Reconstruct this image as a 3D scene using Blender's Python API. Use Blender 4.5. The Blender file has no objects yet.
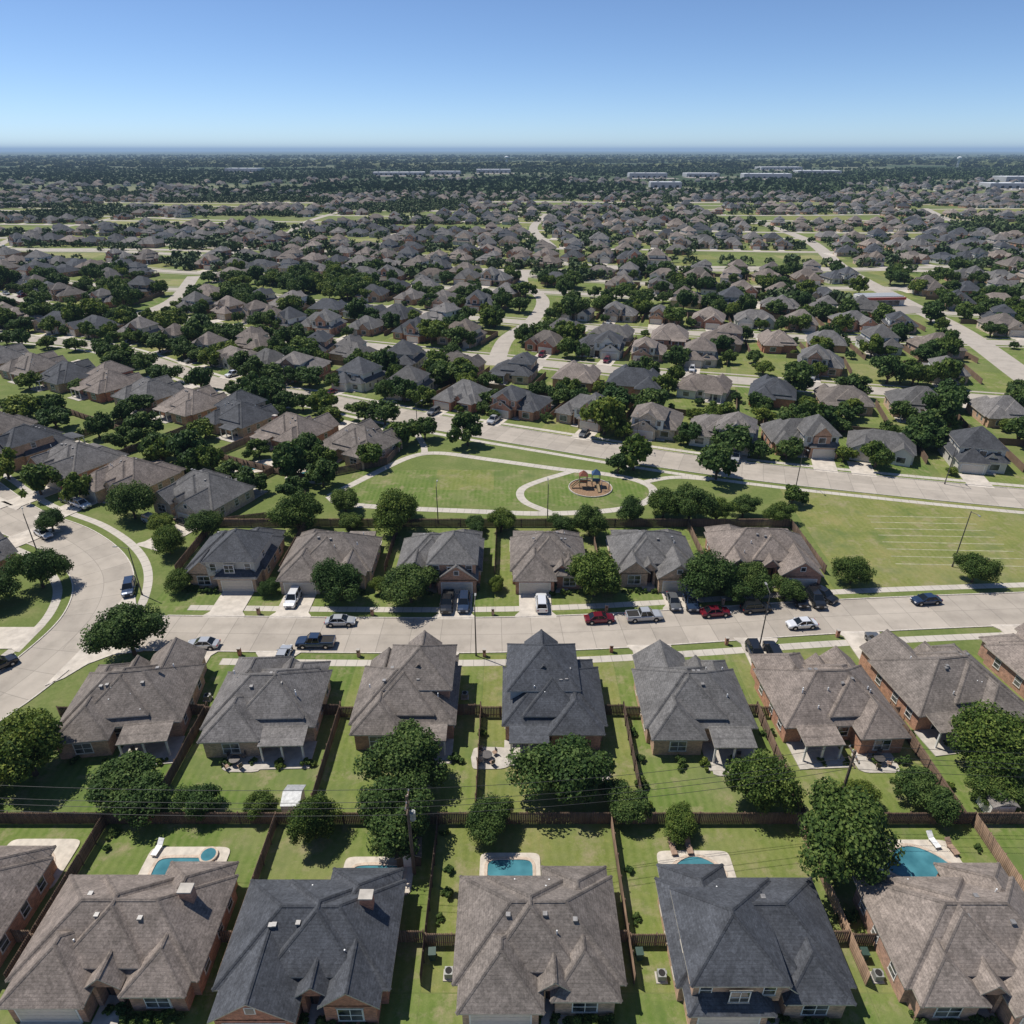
import bpy, math, random
import numpy as np
from mathutils import Vector, Matrix
R_=random.Random(7)
NP=np.random.RandomState(11)
scene=bpy.context.scene
COL=scene.collection
# ---------------------------------------------------------------- materials
M={}
def nmat(name):
    m=bpy.data.materials.new(name); m.use_nodes=True
    nt=m.node_tree; nt.nodes.clear()
    out=nt.nodes.new('ShaderNodeOutputMaterial'); b=nt.nodes.new('ShaderNodeBsdfPrincipled')
    nt.links.new(b.outputs[0],out.inputs['Surface'])
    M[name]=m
    return nt,b,out
def N(nt,t,**k):
    n=nt.nodes.new(t)
    for a,v in k.items(): setattr(n,a,v)
    return n
def L(nt,a,b): nt.links.new(a,b)
def noise(nt,scale,detail=4,rough=.55,coord=None):
    n=N(nt,'ShaderNodeTexNoise'); n.inputs['Scale'].default_value=scale; n.inputs['Detail'].default_value=detail; n.inputs['Roughness'].default_value=rough
    if coord is not None: L(nt,coord,n.inputs['Vector'])
    return n.outputs['Fac']
def ramp(nt,fac,stops):
    r=N(nt,'ShaderNodeValToRGB'); e=r.color_ramp.elements
    while len(e)<len(stops): e.new(.5)
    for i,(p,c) in enumerate(stops):
        e[i].position=p; e[i].color=(c[0],c[1],c[2],1) if isinstance(c,(tuple,list)) else (c,c,c,1)
    L(nt,fac,r.inputs[0]); return r.outputs[0]
def mix(nt,f,a,b,mode='MIX'):
    m=N(nt,'ShaderNodeMix',data_type='RGBA',blend_type=mode)
    for s,v in ((0,f),(6,a),(7,b)):
        if hasattr(v,'is_linked'): L(nt,v,m.inputs[s])
        elif isinstance(v,(tuple,list)): m.inputs[s].default_value=(v[0],v[1],v[2],1)
        else: m.inputs[s].default_value=v
    return m.outputs[2]
def math_(nt,op,a,b=0.0,c=None):
    m=N(nt,'ShaderNodeMath',operation=op)
    for i,v in enumerate((a,b,c)):
        if v is None: continue
        if hasattr(v,'is_linked'): L(nt,v,m.inputs[i])
        else: m.inputs[i].default_value=v
    return m.outputs[0]
def bump(nt,b,h,s=.3,d=.05):
    n=N(nt,'ShaderNodeBump'); n.inputs['Strength'].default_value=s; n.inputs['Distance'].default_value=d
    L(nt,h,n.inputs['Height']); L(nt,n.outputs[0],b.inputs['Normal'])
def simple(name,col,rough=.7,metal=0,var=.25,scale=3,spec=.5):
    nt,b,o=nmat(name)
    tc=N(nt,'ShaderNodeTexCoord')
    f=noise(nt,scale,5,.6,tc.outputs['Object'])
    c=ramp(nt,f,[(.3,[x*(1-var) for x in col]),(.7,[min(1,x*(1+var)) for x in col])])
    L(nt,c,b.inputs['Base Color']); b.inputs['Roughness'].default_value=rough; b.inputs['Metallic'].default_value=metal
    b.inputs['Specular IOR Level'].default_value=spec
    return nt,b
def make_mats():
    for name in ('grass','lawn'):
        nt,b,o=nmat(name)
        g=N(nt,'ShaderNodeNewGeometry').outputs['Position']
        big=noise(nt,.012,4,.6,g); mid=noise(nt,.16,5,.65,g); fine=noise(nt,1.6,6,.75,g); vf=noise(nt,9,3,.7,g)
        c1=ramp(nt,mid,[(.3,(.092,.135,.030)),(.5,(.150,.188,.050)),(.70,(.275,.250,.115))])
        c2=ramp(nt,fine,[(.28,(.062,.098,.022)),(.52,(.142,.182,.048)),(.8,(.29,.27,.13))])
        c=mix(nt,.5,c1,c2)
        if name=='grass':
            far=ramp(nt,big,[(.3,(.08,.11,.035)),(.5,(.15,.17,.065)),(.62,(.27,.25,.16)),(.75,(.12,.145,.05))])
            sy=N(nt,'ShaderNodeSeparateXYZ'); L(nt,g,sy.inputs[0])
            fy=math_(nt,'MULTIPLY',sy.outputs[1],1/1500.); fy=math_(nt,'MINIMUM',math_(nt,'MAXIMUM',fy,0.12),1)
            c=mix(nt,fy,c,far)
            f3=noise(nt,.0016,6,.7,g)
            frst_haze=ramp(nt,f3,[(.35,(.03,.05,.024)),(.50,(.05,.075,.036)),(.57,(.19,.19,.125)),(.63,(.06,.08,.038))])  # distant forest tones with bluish haze mixed into the colour
            fo=math_(nt,'MULTIPLY_ADD',sy.outputs[1],1/400.,-3.2); fo=math_(nt,'MINIMUM',math_(nt,'MAXIMUM',fo,0),1)
            c=mix(nt,fo,c,frst_haze)
        else:
            at=N(nt,'ShaderNodeAttribute',attribute_name='tint')
            dry=ramp(nt,at.outputs['Fac'],[(0,(.60,.82,.52)),(.4,(.93,1.03,.82)),(.7,(1.18,1.10,1.0)),(.9,(1.38,1.16,1.2)),(1,(1.9,1.5,2.2))])
            c=mix(nt,1.0,c,dry,'MULTIPLY')
            wv=N(nt,'ShaderNodeTexWave'); wv.inputs['Scale'].default_value=.32; wv.inputs['Distortion'].default_value=1.2; wv.inputs['Detail'].default_value=2
            L(nt,g,wv.inputs['Vector'])
            c=mix(nt,math_(nt,'MULTIPLY',wv.outputs['Fac'],.26),c,(.24,.26,.095))
            worn=ramp(nt,noise(nt,.3,6,.75,g),[(.51,0.0),(.68,.85)])
            c=mix(nt,worn,c,(.32,.265,.16))
            w2_=ramp(nt,noise(nt,.055,5,.7,g),[(.50,0.0),(.66,.55)])
            c=mix(nt,w2_,c,(.27,.25,.12))
            lush=ramp(nt,noise(nt,.11,4,.7,g),[(.54,0.0),(.68,.6)])
            c=mix(nt,lush,c,(.075,.135,.028))
        c=mix(nt,ramp(nt,vf,[(.3,.0),(.75,.35)]),c,(.07,.09,.032))
        L(nt,c,b.inputs['Base Color']); b.inputs['Roughness'].default_value=.95; b.inputs['Specular IOR Level'].default_value=.15
        bump(nt,b,fine,.6,.08)
    for name,base,jl in (('road_concrete',(.42,.37,.31),4.6),('sidewalk_concrete',(.51,.465,.40),1.5),('far_concrete',(.42,.375,.32),30)):
        nt,b,o=nmat(name)
        g=N(nt,'ShaderNodeNewGeometry').outputs['Position']
        uv=N(nt,'ShaderNodeUVMap'); s=N(nt,'ShaderNodeSeparateXYZ'); L(nt,uv.outputs[0],s.inputs[0])
        a=noise(nt,.25,6,.7,g); f=noise(nt,3,5,.7,g)
        c=ramp(nt,a,[(.25,[x*.74 for x in base]),(.5,base),(.75,[x*1.12 for x in base])])
        c=mix(nt,math_(nt,'MULTIPLY',f,.3),c,[x*.6 for x in base])
        fr=math_(nt,'FRACT',math_(nt,'MULTIPLY',s.outputs[0],1/jl))
        j=math_(nt,'LESS_THAN',fr,.07/jl*1.6)
        if name=='road_concrete':
            cj=math_(nt,'LESS_THAN',math_(nt,'ABSOLUTE',s.outputs[1]),.05)
            j=math_(nt,'MAXIMUM',j,cj)
            w=math_(nt,'ABSOLUTE',math_(nt,'SUBTRACT',math_(nt,'ABSOLUTE',s.outputs[1]),1.9))
            tr=ramp(nt,w,[(.2,.28),(1.0,0.0)])
            st=noise(nt,.06,3,.6,g)
            c=mix(nt,math_(nt,'MULTIPLY',tr,st),c,[x*.55 for x in base])
            sl=math_(nt,'FLOOR',math_(nt,'MULTIPLY',s.outputs[0],1/jl)); sg=math_(nt,'SIGN',s.outputs[1])
            wn=N(nt,'ShaderNodeTexWhiteNoise',noise_dimensions='2D'); cb=N(nt,'ShaderNodeCombineXYZ'); L(nt,sl,cb.inputs[0]); L(nt,sg,cb.inputs[1]); L(nt,cb.outputs[0],wn.inputs['Vector'])
            c=mix(nt,1.0,c,ramp(nt,wn.outputs['Value'],[(0,.88),(1,1.07)]),'MULTIPLY')
        c=mix(nt,math_(nt,'MULTIPLY',j,.38),c,(.1,.095,.085))
        L(nt,c,b.inputs['Base Color']); b.inputs['Roughness'].default_value=.9; b.inputs['Specular IOR Level'].default_value=.25
    for name,k in (('shingle',1.0),('shingle_cap',.82)):
        nt,b,o=nmat(name)
        tc=N(nt,'ShaderNodeTexCoord'); oi=N(nt,'ShaderNodeObjectInfo')
        g=N(nt,'ShaderNodeNewGeometry').outputs['Position']
        f=noise(nt,5,6,.85,g); m=noise(nt,.5,5,.65,g)
        sz=N(nt,'ShaderNodeSeparateXYZ'); L(nt,tc.outputs['Object'],sz.inputs[0])
        fr=math_(nt,'FRACT',math_(nt,'MULTIPLY',sz.outputs[2],1/.16)); cl=ramp(nt,fr,[(0,.72),(.25,1.0),(1,1.04)])
        vo=N(nt,'ShaderNodeTexVoronoi'); vo.inputs['Scale'].default_value=3.4; L(nt,g,vo.inputs['Vector'])
        bl=ramp(nt,vo.outputs['Color'],[(.2,.84),(.8,1.16)])
        v=ramp(nt,f,[(.28,.50),(.5,1.0),(.75,1.65)]); v2=ramp(nt,m,[(.3,.72),(.7,1.22)])
        c=mix(nt,1.0,oi.outputs['Color'],v,'MULTIPLY'); c=mix(nt,1.0,c,v2,'MULTIPLY'); c=mix(nt,1.0,c,cl,'MULTIPLY'); c=mix(nt,1.0,c,bl,'MULTIPLY')
        if k!=1: c=mix(nt,1.0,c,(k,k,k),'MULTIPLY')
        L(nt,c,b.inputs['Base Color']); b.inputs['Roughness'].default_value=.88; b.inputs['Specular IOR Level'].default_value=.3
        bump(nt,b,f,.4,.03)
    nt,b,o=nmat('brick')
    tc=N(nt,'ShaderNodeTexCoord'); oi=N(nt,'ShaderNodeObjectInfo')
    base=ramp(nt,oi.outputs['Random'],[(0,(.40,.17,.11)),(.3,(.44,.25,.165)),(.55,(.48,.35,.25)),(.8,(.36,.17,.115)),(1,(.50,.41,.32))])
    sx=N(nt,'ShaderNodeSeparateXYZ'); L(nt,tc.outputs['Object'],sx.inputs[0])
    cx=N(nt,'ShaderNodeCombineXYZ'); L(nt,math_(nt,'ADD',sx.outputs[0],sx.outputs[1]),cx.inputs[0]); L(nt,sx.outputs[2],cx.inputs[1])
    br=N(nt,'ShaderNodeTexBrick'); br.inputs['Scale'].default_value=1; br.inputs['Brick Width'].default_value=.24; br.inputs['Row Height'].default_value=.085; br.inputs['Mortar Size'].default_value=.008
    br.inputs['Color1'].default_value=(.7,.7,.7,1); br.inputs['Color2'].default_value=(1.3,1.22,1.15,1); br.inputs['Mortar'].default_value=(1.3,1.4,1.4,1)
    L(nt,cx.outputs[0],br.inputs['Vector'])
    c=mix(nt,1.0,base,br.outputs[0],'MULTIPLY')
    c=mix(nt,1.0,c,ramp(nt,noise(nt,1.6,6,.7,tc.outputs['Object']),[(.3,.7),(.7,1.25)]),'MULTIPLY')
    L(nt,c,b.inputs['Base Color']); b.inputs['Roughness'].default_value=.9
    nt,b,o=nmat('siding')
    tc=N(nt,'ShaderNodeTexCoord'); oi=N(nt,'ShaderNodeObjectInfo')
    base=ramp(nt,oi.outputs['Random'],[(0,(.50,.45,.38)),(.4,(.60,.58,.52)),(.7,(.45,.42,.36)),(1,(.66,.66,.63))])
    s=N(nt,'ShaderNodeSeparateXYZ'); L(nt,tc.outputs['Object'],s.inputs[0])
    fr=math_(nt,'FRACT',math_(nt,'MULTIPLY',s.outputs[2],5)); c=mix(nt,1.0,base,ramp(nt,fr,[(0,.6),(.15,1.0)]),'MULTIPLY')
    L(nt,c,b.inputs['Base Color']); b.inputs['Roughness'].default_value=.7
    nt,b,o=nmat('window_glass')
    tc=N(nt,'ShaderNodeTexCoord')
    c=ramp(nt,noise(nt,.5,2,.5,tc.outputs['Object']),[(.4,(.015,.02,.025)),(.62,(.16,.16,.15))])
    L(nt,c,b.inputs['Base Color']); b.inputs['Roughness'].default_value=.06
    nt,b,o=nmat('car_glass'); b.inputs['Base Color'].default_value=(.01,.013,.016,1); b.inputs['Roughness'].default_value=.05
    nt,b,o=nmat('car_paint'); oi=N(nt,'ShaderNodeObjectInfo'); L(nt,oi.outputs['Color'],b.inputs['Base Color'])
    b.inputs['Roughness'].default_value=.28; b.inputs['Metallic'].default_value=.25; b.inputs['Coat Weight'].default_value=.8
    simple('tyre',(.018,.018,.018),.9); simple('chrome',(.5,.5,.5),.3,.9); simple('lamp_red',(.35,.01,.01),.3); simple('lamp_white',(.7,.7,.68),.2)
    simple('fascia',(.45,.40,.33),.6); simple('white_trim',(.74,.72,.68),.5,0,.08); simple('garage_door',(.58,.52,.44),.55,0,.08)
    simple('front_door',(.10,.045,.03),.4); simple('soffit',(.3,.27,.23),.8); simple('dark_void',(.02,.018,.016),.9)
    simple('patio_concrete',(.44,.40,.345),.9,0,.2,1.2); simple('drive_concrete',(.51,.455,.385),.9,0,.22,.6); simple('pool_deck',(.54,.48,.40),.85,0,.2,1.3); simple('coping',(.5,.40,.31),.8)
    simple('metal_vent',(.26,.25,.24),.5,.3); simple('white_plastic',(.75,.75,.73),.5); simple('ac_metal',(.30,.30,.28),.6,.3); simple('bin_plastic',(.03,.06,.045),.5)
    simple('pole_wood',(.12,.085,.06),.9,0,.3,4); simple('pole_metal',(.11,.10,.095),.55,.5); simple('wire',(.02,.02,.02),.6)
    simple('kerb_concrete',(.53,.48,.42),.9); simple('mulch',(.24,.15,.085),.95,0,.4,4); simple('play_red',(.22,.07,.04),.5); simple('play_blue',(.03,.07,.15),.5); simple('play_yellow',(.30,.22,.12),.5); simple('play_green',(.04,.12,.07),.5)
    simple('cushion',(.30,.20,.14),.8); simple('shed_white',(.68,.66,.62),.6); simple('tin_roof',(.45,.45,.44),.5,.4); simple('chalk',(.29,.28,.16),.9,0,.4,1)
    simple('warehouse_roof',(.66,.67,.68),.6,0,.12,.02); simple('warehouse_wall',(.36,.36,.36),.7,0,.15,.05); simple('stone_red',(.40,.06,.04),.5)
    simple('bark',(.09,.065,.045),.95,0,.35,5)
    nt,b,o=nmat('fence_wood')
    g=N(nt,'ShaderNodeNewGeometry').outputs['Position']; at=N(nt,'ShaderNodeAttribute',attribute_name='tint')
    c=ramp(nt,at.outputs['Fac'],[(0,(.065,.043,.031)),(.5,(.155,.10,.067)),(1,(.30,.20,.13))])
    c=mix(nt,1.0,c,ramp(nt,noise(nt,.25,5,.7,g),[(.3,.65),(.7,1.45)]),'MULTIPLY')
    L(nt,c,b.inputs['Base Color']); b.inputs['Roughness'].default_value=.9
    for name,c0,c1,c2 in (('leaves',(.028,.060,.012),(.070,.118,.024),(.160,.210,.052)),('leaves_far',(.034,.058,.019),(.062,.094,.031),(.11,.145,.052)),('leaves_hazed',(.032,.050,.030),(.050,.075,.042),(.078,.106,.06))):  # last leaf set has bluish distance haze put into its colour
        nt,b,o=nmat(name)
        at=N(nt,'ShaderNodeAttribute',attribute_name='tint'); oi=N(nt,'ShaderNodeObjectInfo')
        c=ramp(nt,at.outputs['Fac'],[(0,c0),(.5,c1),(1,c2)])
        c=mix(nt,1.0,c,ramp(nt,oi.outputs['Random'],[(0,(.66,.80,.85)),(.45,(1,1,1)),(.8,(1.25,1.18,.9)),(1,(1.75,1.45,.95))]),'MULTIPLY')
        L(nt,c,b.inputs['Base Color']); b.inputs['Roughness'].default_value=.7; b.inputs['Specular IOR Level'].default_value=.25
        if name=='leaves':
            tr=N(nt,'ShaderNodeBsdfTranslucent'); L(nt,c,tr.inputs[0]); ms=N(nt,'ShaderNodeMixShader'); ms.inputs[0].default_value=.28
            L(nt,b.outputs[0],ms.inputs[1]); L(nt,tr.outputs[0],ms.inputs[2]); L(nt,ms.outputs[0],o.inputs['Surface'])
    nt,b,o=nmat('pool_water')
    g=N(nt,'ShaderNodeNewGeometry').outputs['Position']
    c=ramp(nt,noise(nt,.5,3,.5,g),[(.3,(.035,.13,.16)),(.7,(.08,.25,.29))])
    L(nt,c,b.inputs['Base Color']); b.inputs['Roughness'].default_value=.04; bump(nt,b,noise(nt,3,3,.5,g),.15,.03)
make_mats()
# ---------------------------------------------------------------- mesh builder
class MB:
    def __init__(s): s.v=[]; s.f=[]; s.m=[]
    def poly(s,pts,mat):
        i=len(s.v); s.v+= [tuple(p) for p in pts]; s.f.append(tuple(range(i,i+len(pts)))); s.m.append(mat)
    def box(s,cx,cy,cz,sx,sy,sz,mat,rot=0,bottom=False):
        c,sn=math.cos(rot),math.sin(rot); P=[]
        for z in (cz-sz/2,cz+sz/2):
            for x,y in ((-sx/2,-sy/2),(sx/2,-sy/2),(sx/2,sy/2),(-sx/2,sy/2)):
                P.append((cx+x*c-y*sn,cy+x*sn+y*c,z))
        i=len(s.v); s.v+=P
        F=[(0,1,5,4),(1,2,6,5),(2,3,7,6),(3,0,4,7),(4,5,6,7)]
        if bottom: F.append((3,2,1,0))
        for f in F: s.f.append(tuple(i+k for k in f)); s.m.append(mat)
    def cyl(s,p0,p1,r0,r1,n,mat,cap=True):
        p0=Vector(p0); p1=Vector(p1); d=(p1-p0).normalized()
        a=d.orthogonal().normalized(); b=d.cross(a); i=len(s.v)
        for p,r in ((p0,r0),(p1,r1)):
            for k in range(n):
                t=2*math.pi*k/n; s.v.append(tuple(p+(a*math.cos(t)+b*math.sin(t))*r))
        for k in range(n):
            k2=(k+1)%n; s.f.append((i+k,i+k2,i+n+k2,i+n+k)); s.m.append(mat)
        if cap:
            s.f.append(tuple(i+n+k for k in range(n))); s.m.append(mat)
            s.f.append(tuple(i+k for k in reversed(range(n)))); s.m.append(mat)
    def merge(s,o):
        i=len(s.v); s.v+=o.v; s.f+=[tuple(i+k for k in f) for f in o.f]; s.m+=o.m
    def mesh(s,name):
        me=bpy.data.meshes.new(name); me.from_pydata(s.v,[],s.f)
        names=[]; idx=[]
        for m in s.m:
            if m not in names: names.append(m)
            idx.append(names.index(m))
        for n in names: me.materials.append(M[n])
        me.polygons.foreach_set('material_index',idx); me.update()
        return me
def obj(name,data,loc=(0,0,0),rot=0,parent=None,color=None,scale=None):
    o=bpy.data.objects.new(name,data); COL.objects.link(o)
    o.location=loc; o.rotation_euler=(0,0,rot)
    if scale: o.scale=scale if isinstance(scale,(tuple,list)) else (scale,)*3
    if parent: o.parent=parent
    if color: o.color=(*color,1)
    return o
def npmesh(name,V,F4,mat,tint=None,mi=None):
    me=bpy.data.meshes.new(name); nv=len(V); nf=len(F4)
    me.vertices.add(nv); me.vertices.foreach_set('co',np.asarray(V,dtype=np.float32).ravel())
    me.loops.add(nf*4); me.loops.foreach_set('vertex_index',np.asarray(F4,dtype=np.int32).ravel())
    me.polygons.add(nf); me.polygons.foreach_set('loop_start',np.arange(0,nf*4,4,dtype=np.int32))
    for m in (mat if isinstance(mat,list) else [mat]): me.materials.append(M[m])
    if mi is not None: me.polygons.foreach_set('material_index',np.asarray(mi,dtype=np.int32))
    if tint is not None:
        a=me.attributes.new('tint','FLOAT','POINT'); a.data.foreach_set('value',np.asarray(tint,dtype=np.float32))
    me.update(calc_edges=True); me.validate()
    return me
# ---------------------------------------------------------------- curves / ribbons
def smooth(P,n=8):
    P=[np.array(p,float) for p in P]; Q=[2*P[0]-P[1]]+P+[2*P[-1]-P[-2]]; out=[]
    for i in range(1,len(Q)-2):
        for k in range(n):
            t=k/n; a,b,c,d=Q[i-1],Q[i],Q[i+1],Q[i+2]
            out.append(.5*((2*b)+(-a+c)*t+(2*a-5*b+4*c-d)*t*t+(-a+3*b-3*c+d)*t**3))
    out.append(P[-1]); return np.array(out)
def normals(P):
    T=np.gradient(P,axis=0); T/= (np.linalg.norm(T,axis=1)[:,None]+1e-9)
    return np.stack([-T[:,1],T[:,0]],1)
def ribbon(name,P,a,b,z,mat):
    P=np.asarray(P,float); n=normals(P); s=np.concatenate([[0],np.cumsum(np.linalg.norm(np.diff(P,axis=0),axis=1))])
    a=np.broadcast_to(np.asarray(a,float),(len(P),)); b=np.broadcast_to(np.asarray(b,float),(len(P),))
    A=P+n*a[:,None]; B=P+n*b[:,None]; k=len(P)
    V=np.zeros((2*k,3)); V[:k,:2]=A; V[k:,:2]=B; V[:,2]=z
    F=[(k+i,k+i+1,i+1,i) for i in range(k-1)] if a[0]>b[0] else [(i,i+1,k+i+1,k+i) for i in range(k-1)]
    me=npmesh(name,V,F,mat); uv=me.uv_layers.new(name='UVMap')
    U=np.zeros((2*k,2)); U[:k,0]=s;U[k:,0]=s;U[:k,1]=a;U[k:,1]=b
    uv.data.foreach_set('uv',U[np.array(F).ravel()].astype(np.float32).ravel())
    return obj(name,me)
def kerb(P,off,skip=None,side=1):
    P=np.asarray(P,float); n=normals(P); mb=MB(); off=np.broadcast_to(np.asarray(off,float),(len(P),))[:,None]
    A=P+n*off; B=P+n*(off+.18*side)
    for i in range(len(P)-1):
        m=(A[i]+A[i+1])/2
        if skip and skip(m[0],m[1]): continue
        a0,a1,b0,b1=A[i],A[i+1],B[i],B[i+1]; h=.12
        mb.poly([(*a0,0),(*a1,0),(*a1,h),(*a0,h)],'kerb_concrete'); mb.poly([(*a0,h),(*a1,h),(*b1,h),(*b0,h)],'kerb_concrete'); mb.poly([(*b0,h),(*b1,h),(*b1,0),(*b0,0)],'kerb_concrete')
    obj('kerb',mb.mesh('kerb'))
# ---------------------------------------------------------------- ground, roads
g=MB(); S=60000
g.poly([(-S,-3000,0),(S,-3000,0),(S,90000,0),(-S,90000,0)],'grass'); obj('ground',g.mesh('ground'))
main=smooth([(-66,85),(-47,84.6),(-25,84.2),(-5,84.2),(12,85),(29,86.6),(50,88.8),(82,91),(120,92.5),(200,92)])
left=smooth([(-260,225),(-200,190),(-160,167),(-130,146),(-101,123),(-83,112.5),(-71.5,102),(-66.5,91),(-66.5,80),(-70,68),(-78,56),(-95,36),(-110,10)])
front=np.array([(x,14.0) for x in range(-140,141,10)],float)
ribbon('road',left,4.5,-4.5,.008,'road_concrete'); ribbon('road',main,4.2,-4.2,.012,'road_concrete'); ribbon('road',front,4.2,-4.2,.012,'road_concrete')
kerb(left,4.5,lambda x,y:76<y<94 ,1); kerb(left,-4.5,None,-1)
kerb(main,4.2,lambda x,y:x<-54,1); kerb(main,-4.2,lambda x,y:x<-54,-1); kerb(front,4.2); kerb(front,-4.2,None,-1)
for c in ([(-54,88.6),(-58,89.6),(-60.8,92),(-62.2,94.5),(-64,96)],[(-64,73),(-62.3,74.5),(-60.6,77.5),(-58,79.6),(-54,80.4)]):
    mb=MB(); pts=[(x,y,.016) for x,y in c]+[(-63,85,.016)]
    mb.poly(pts,'drive_concrete')
    obj('road_corner',mb.mesh('road_corner')); kerb(np.array(c),0,None,-1)
ribbon('sidewalk',main[6:],7.2,5.8,.02,'sidewalk_concrete'); ribbon('sidewalk',main[10:],-5.8,-7.2,.02,'sidewalk_concrete')
ribbon('sidewalk',left[:-38],7.5,6.1,.02,'sidewalk_concrete'); ribbon('sidewalk',left,-6.1,-7.5,.02,'sidewalk_concrete')
XS=[-900,-300,-155,-63,-22,12,41,69,107,200,900]; YS=[560,335,252,200,176,162,148,140,130,112,60]
def Yc(x): return float(np.mean(np.interp(np.linspace(x-22,x+22,9),XS,YS)))+(5.5*math.sin((x+50)/21.0)*min(1,max(0,(-x-50)/40)))
PH=[R_.uniform(0,6.28) for _ in range(40)]
def Yk(k,x): return 150+66*k+(Yc(x)-150)*math.exp(-.12*k)+(13*math.sin(x/120+.75*k)+9*math.sin(x/61+PH[k])+7*math.sin(x/230+PH[k+8]))*(1-math.exp(-k/2))
coll=np.array([(x,Yc(x)) for x in range(-300,260,6)],float)
cw_=np.interp(coll[:,0],[-90,-40],[3.5,5.0])
ribbon('road',coll,cw_,-cw_,.013,'road_concrete'); kerb(coll,cw_); kerb(coll,-cw_,None,-1)
ribbon('sidewalk',coll,cw_+2.6,cw_+1.2,.02,'sidewalk_concrete'); ribbon('sidewalk',coll,-cw_-1.4,-cw_-2.8,.02,'sidewalk_concrete')
loop=smooth([(-38.7,131.5),(-32,142),(-24.5,152.5),(-17.5,155),(-5,151),(11,145.5),(20,143.2),(27,140),(30.4,135.5),(28.5,129.5),(21,125.2),(6.6,123.6),(-8,124.6),(-23,126),(-35,128),(-38.7,131.5)],6)
ribbon('park_path',loop,.95,-.95,.024,'sidewalk_concrete')
ribbon('park_path',smooth([(14.4,144.8),(6,139),(2,134.5),(2.6,129),(7.7,124)],6),.85,-.85,.030,'sidewalk_concrete')
ribbon('park_path',smooth([(28,138),(36,141),(44,140)],6),.8,-.8,.034,'sidewalk_concrete')
ribbon('park_path',smooth([(-21,154),(-22,160),(-25,169)],6),.8,-.8,.036,'sidewalk_concrete')
# ---------------------------------------------------------------- lawns with per-lot tint
LV=[];LF=[];LT=[]
def lawn(pts,t,z=.004):
    i=len(LV); LV.extend([(x,y,z) for x,y in pts]); LF.append((i,i+1,i+2,i+3)); LT.extend([t]*4)
def lrect(x0,x1,y0,y1,t,z=.004): lawn([(x0,y0),(x1,y0),(x1,y1),(x0,y1)],t,z)
b1=[-64,-44,-25.5,-8,10.7,31,50,70]; b2=[-58.5,-39.5,-22.2,-4,14.5,31.8,49,64,82]; b3=[-58,-40,-22,-3,15.2,34,54]
def lines(b,y0,y1,ts):
    for i in range(len(b)-1): lrect(b[i]+.05,b[i+1]-.05,y0,y1,ts[i%len(ts)])
lines(b1,34,51,[.35,.25,.45,.75,.6,.55,.3]); lines(b1,19,33.9,[.3,.2,.4,.35,.3,.4,.3])
lines(b2,51.1,79.5,[.1,.2,.55,.8,.3,.6,.4,.4]); lines(b3,90,118,[.25,.45,.4,.6,.35,.7])
lawn([(56,96),(130,98),(150,122),(58,136)],.88); lrect(-36,29,127,145,.22); lrect(-17,-4,134.5,145.2,.75,.008)
# ---------------------------------------------------------------- houses
BROWN=[(.208,.172,.147),(.180,.154,.134),(.232,.193,.165)]; DARK=[(.070,.074,.083),(.078,.080,.086)]; GREY=[(.138,.132,.127),(.158,.147,.139)]
def cap(rb,p,q):
    p=Vector(p);q=Vector(q); d=(q-p).normalized(); s=d.cross(Vector((0,0,1))).normalized()*.17; u=Vector((0,0,.055)); dn=Vector((0,0,-.05))
    rb.poly([p-s+dn,q-s+dn,q+u,p+u],'shingle_cap'); rb.poly([p+u,q+u,q+s+dn,p+s+dn],'shingle_cap')
def hip(rb,x0,x1,y0,y1,z,p,ov=.45,t=.16,caps=True):
    x0-=ov;x1+=ov;y0-=ov;y1+=ov; w=x1-x0; d=y1-y0; zt=z+t
    c=[(x0,y0),(x1,y0),(x1,y1),(x0,y1)]
    for i in range(4):
        a=c[i];b=c[(i+1)%4]; rb.poly([(*a,z),(*b,z),(*b,zt),(*a,zt)],'fascia')
    rb.poly([(*c[3],z),(*c[2],z),(*c[1],z),(*c[0],z)],'soffit')
    if w>=d:
        zr=zt+p*d/2; ym=(y0+y1)/2; r0=(x0+d/2,ym,zr); r1=(max(x1-d/2,x0+d/2+.01),ym,zr)
        rb.poly([(x0,y0,zt),(x1,y0,zt),r1,r0],'shingle'); rb.poly([(x1,y1,zt),(x0,y1,zt),r0,r1],'shingle')
        rb.poly([(x1,y0,zt),(x1,y1,zt),r1],'shingle'); rb.poly([(x0,y1,zt),(x0,y0,zt),r0],'shingle')
        E=[(r0,r1),((x0,y0,zt),r0),((x0,y1,zt),r0),((x1,y0,zt),r1),((x1,y1,zt),r1)]
    else:
        zr=zt+p*w/2; xm=(x0+x1)/2; r0=(xm,y0+w/2,zr); r1=(xm,y1-w/2,zr)
        rb.poly([(x0,y0,zt),(x1,y0,zt),r0],'shingle'); rb.poly([(x1,y1,zt),(x0,y1,zt),r1],'shingle')
        rb.poly([(x1,y0,zt),(x1,y1,zt),r1,r0],'shingle'); rb.poly([(x0,y1,zt),(x0,y0,zt),r0,r1],'shingle')
        E=[(r0,r1),((x0,y0,zt),r0),((x1,y0,zt),r0),((x0,y1,zt),r1),((x1,y1,zt),r1)]
    if caps:
        for a,b in E:
            if (Vector(a)-Vector(b)).length>.3: cap(rb,a,b)
    return zr
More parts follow.
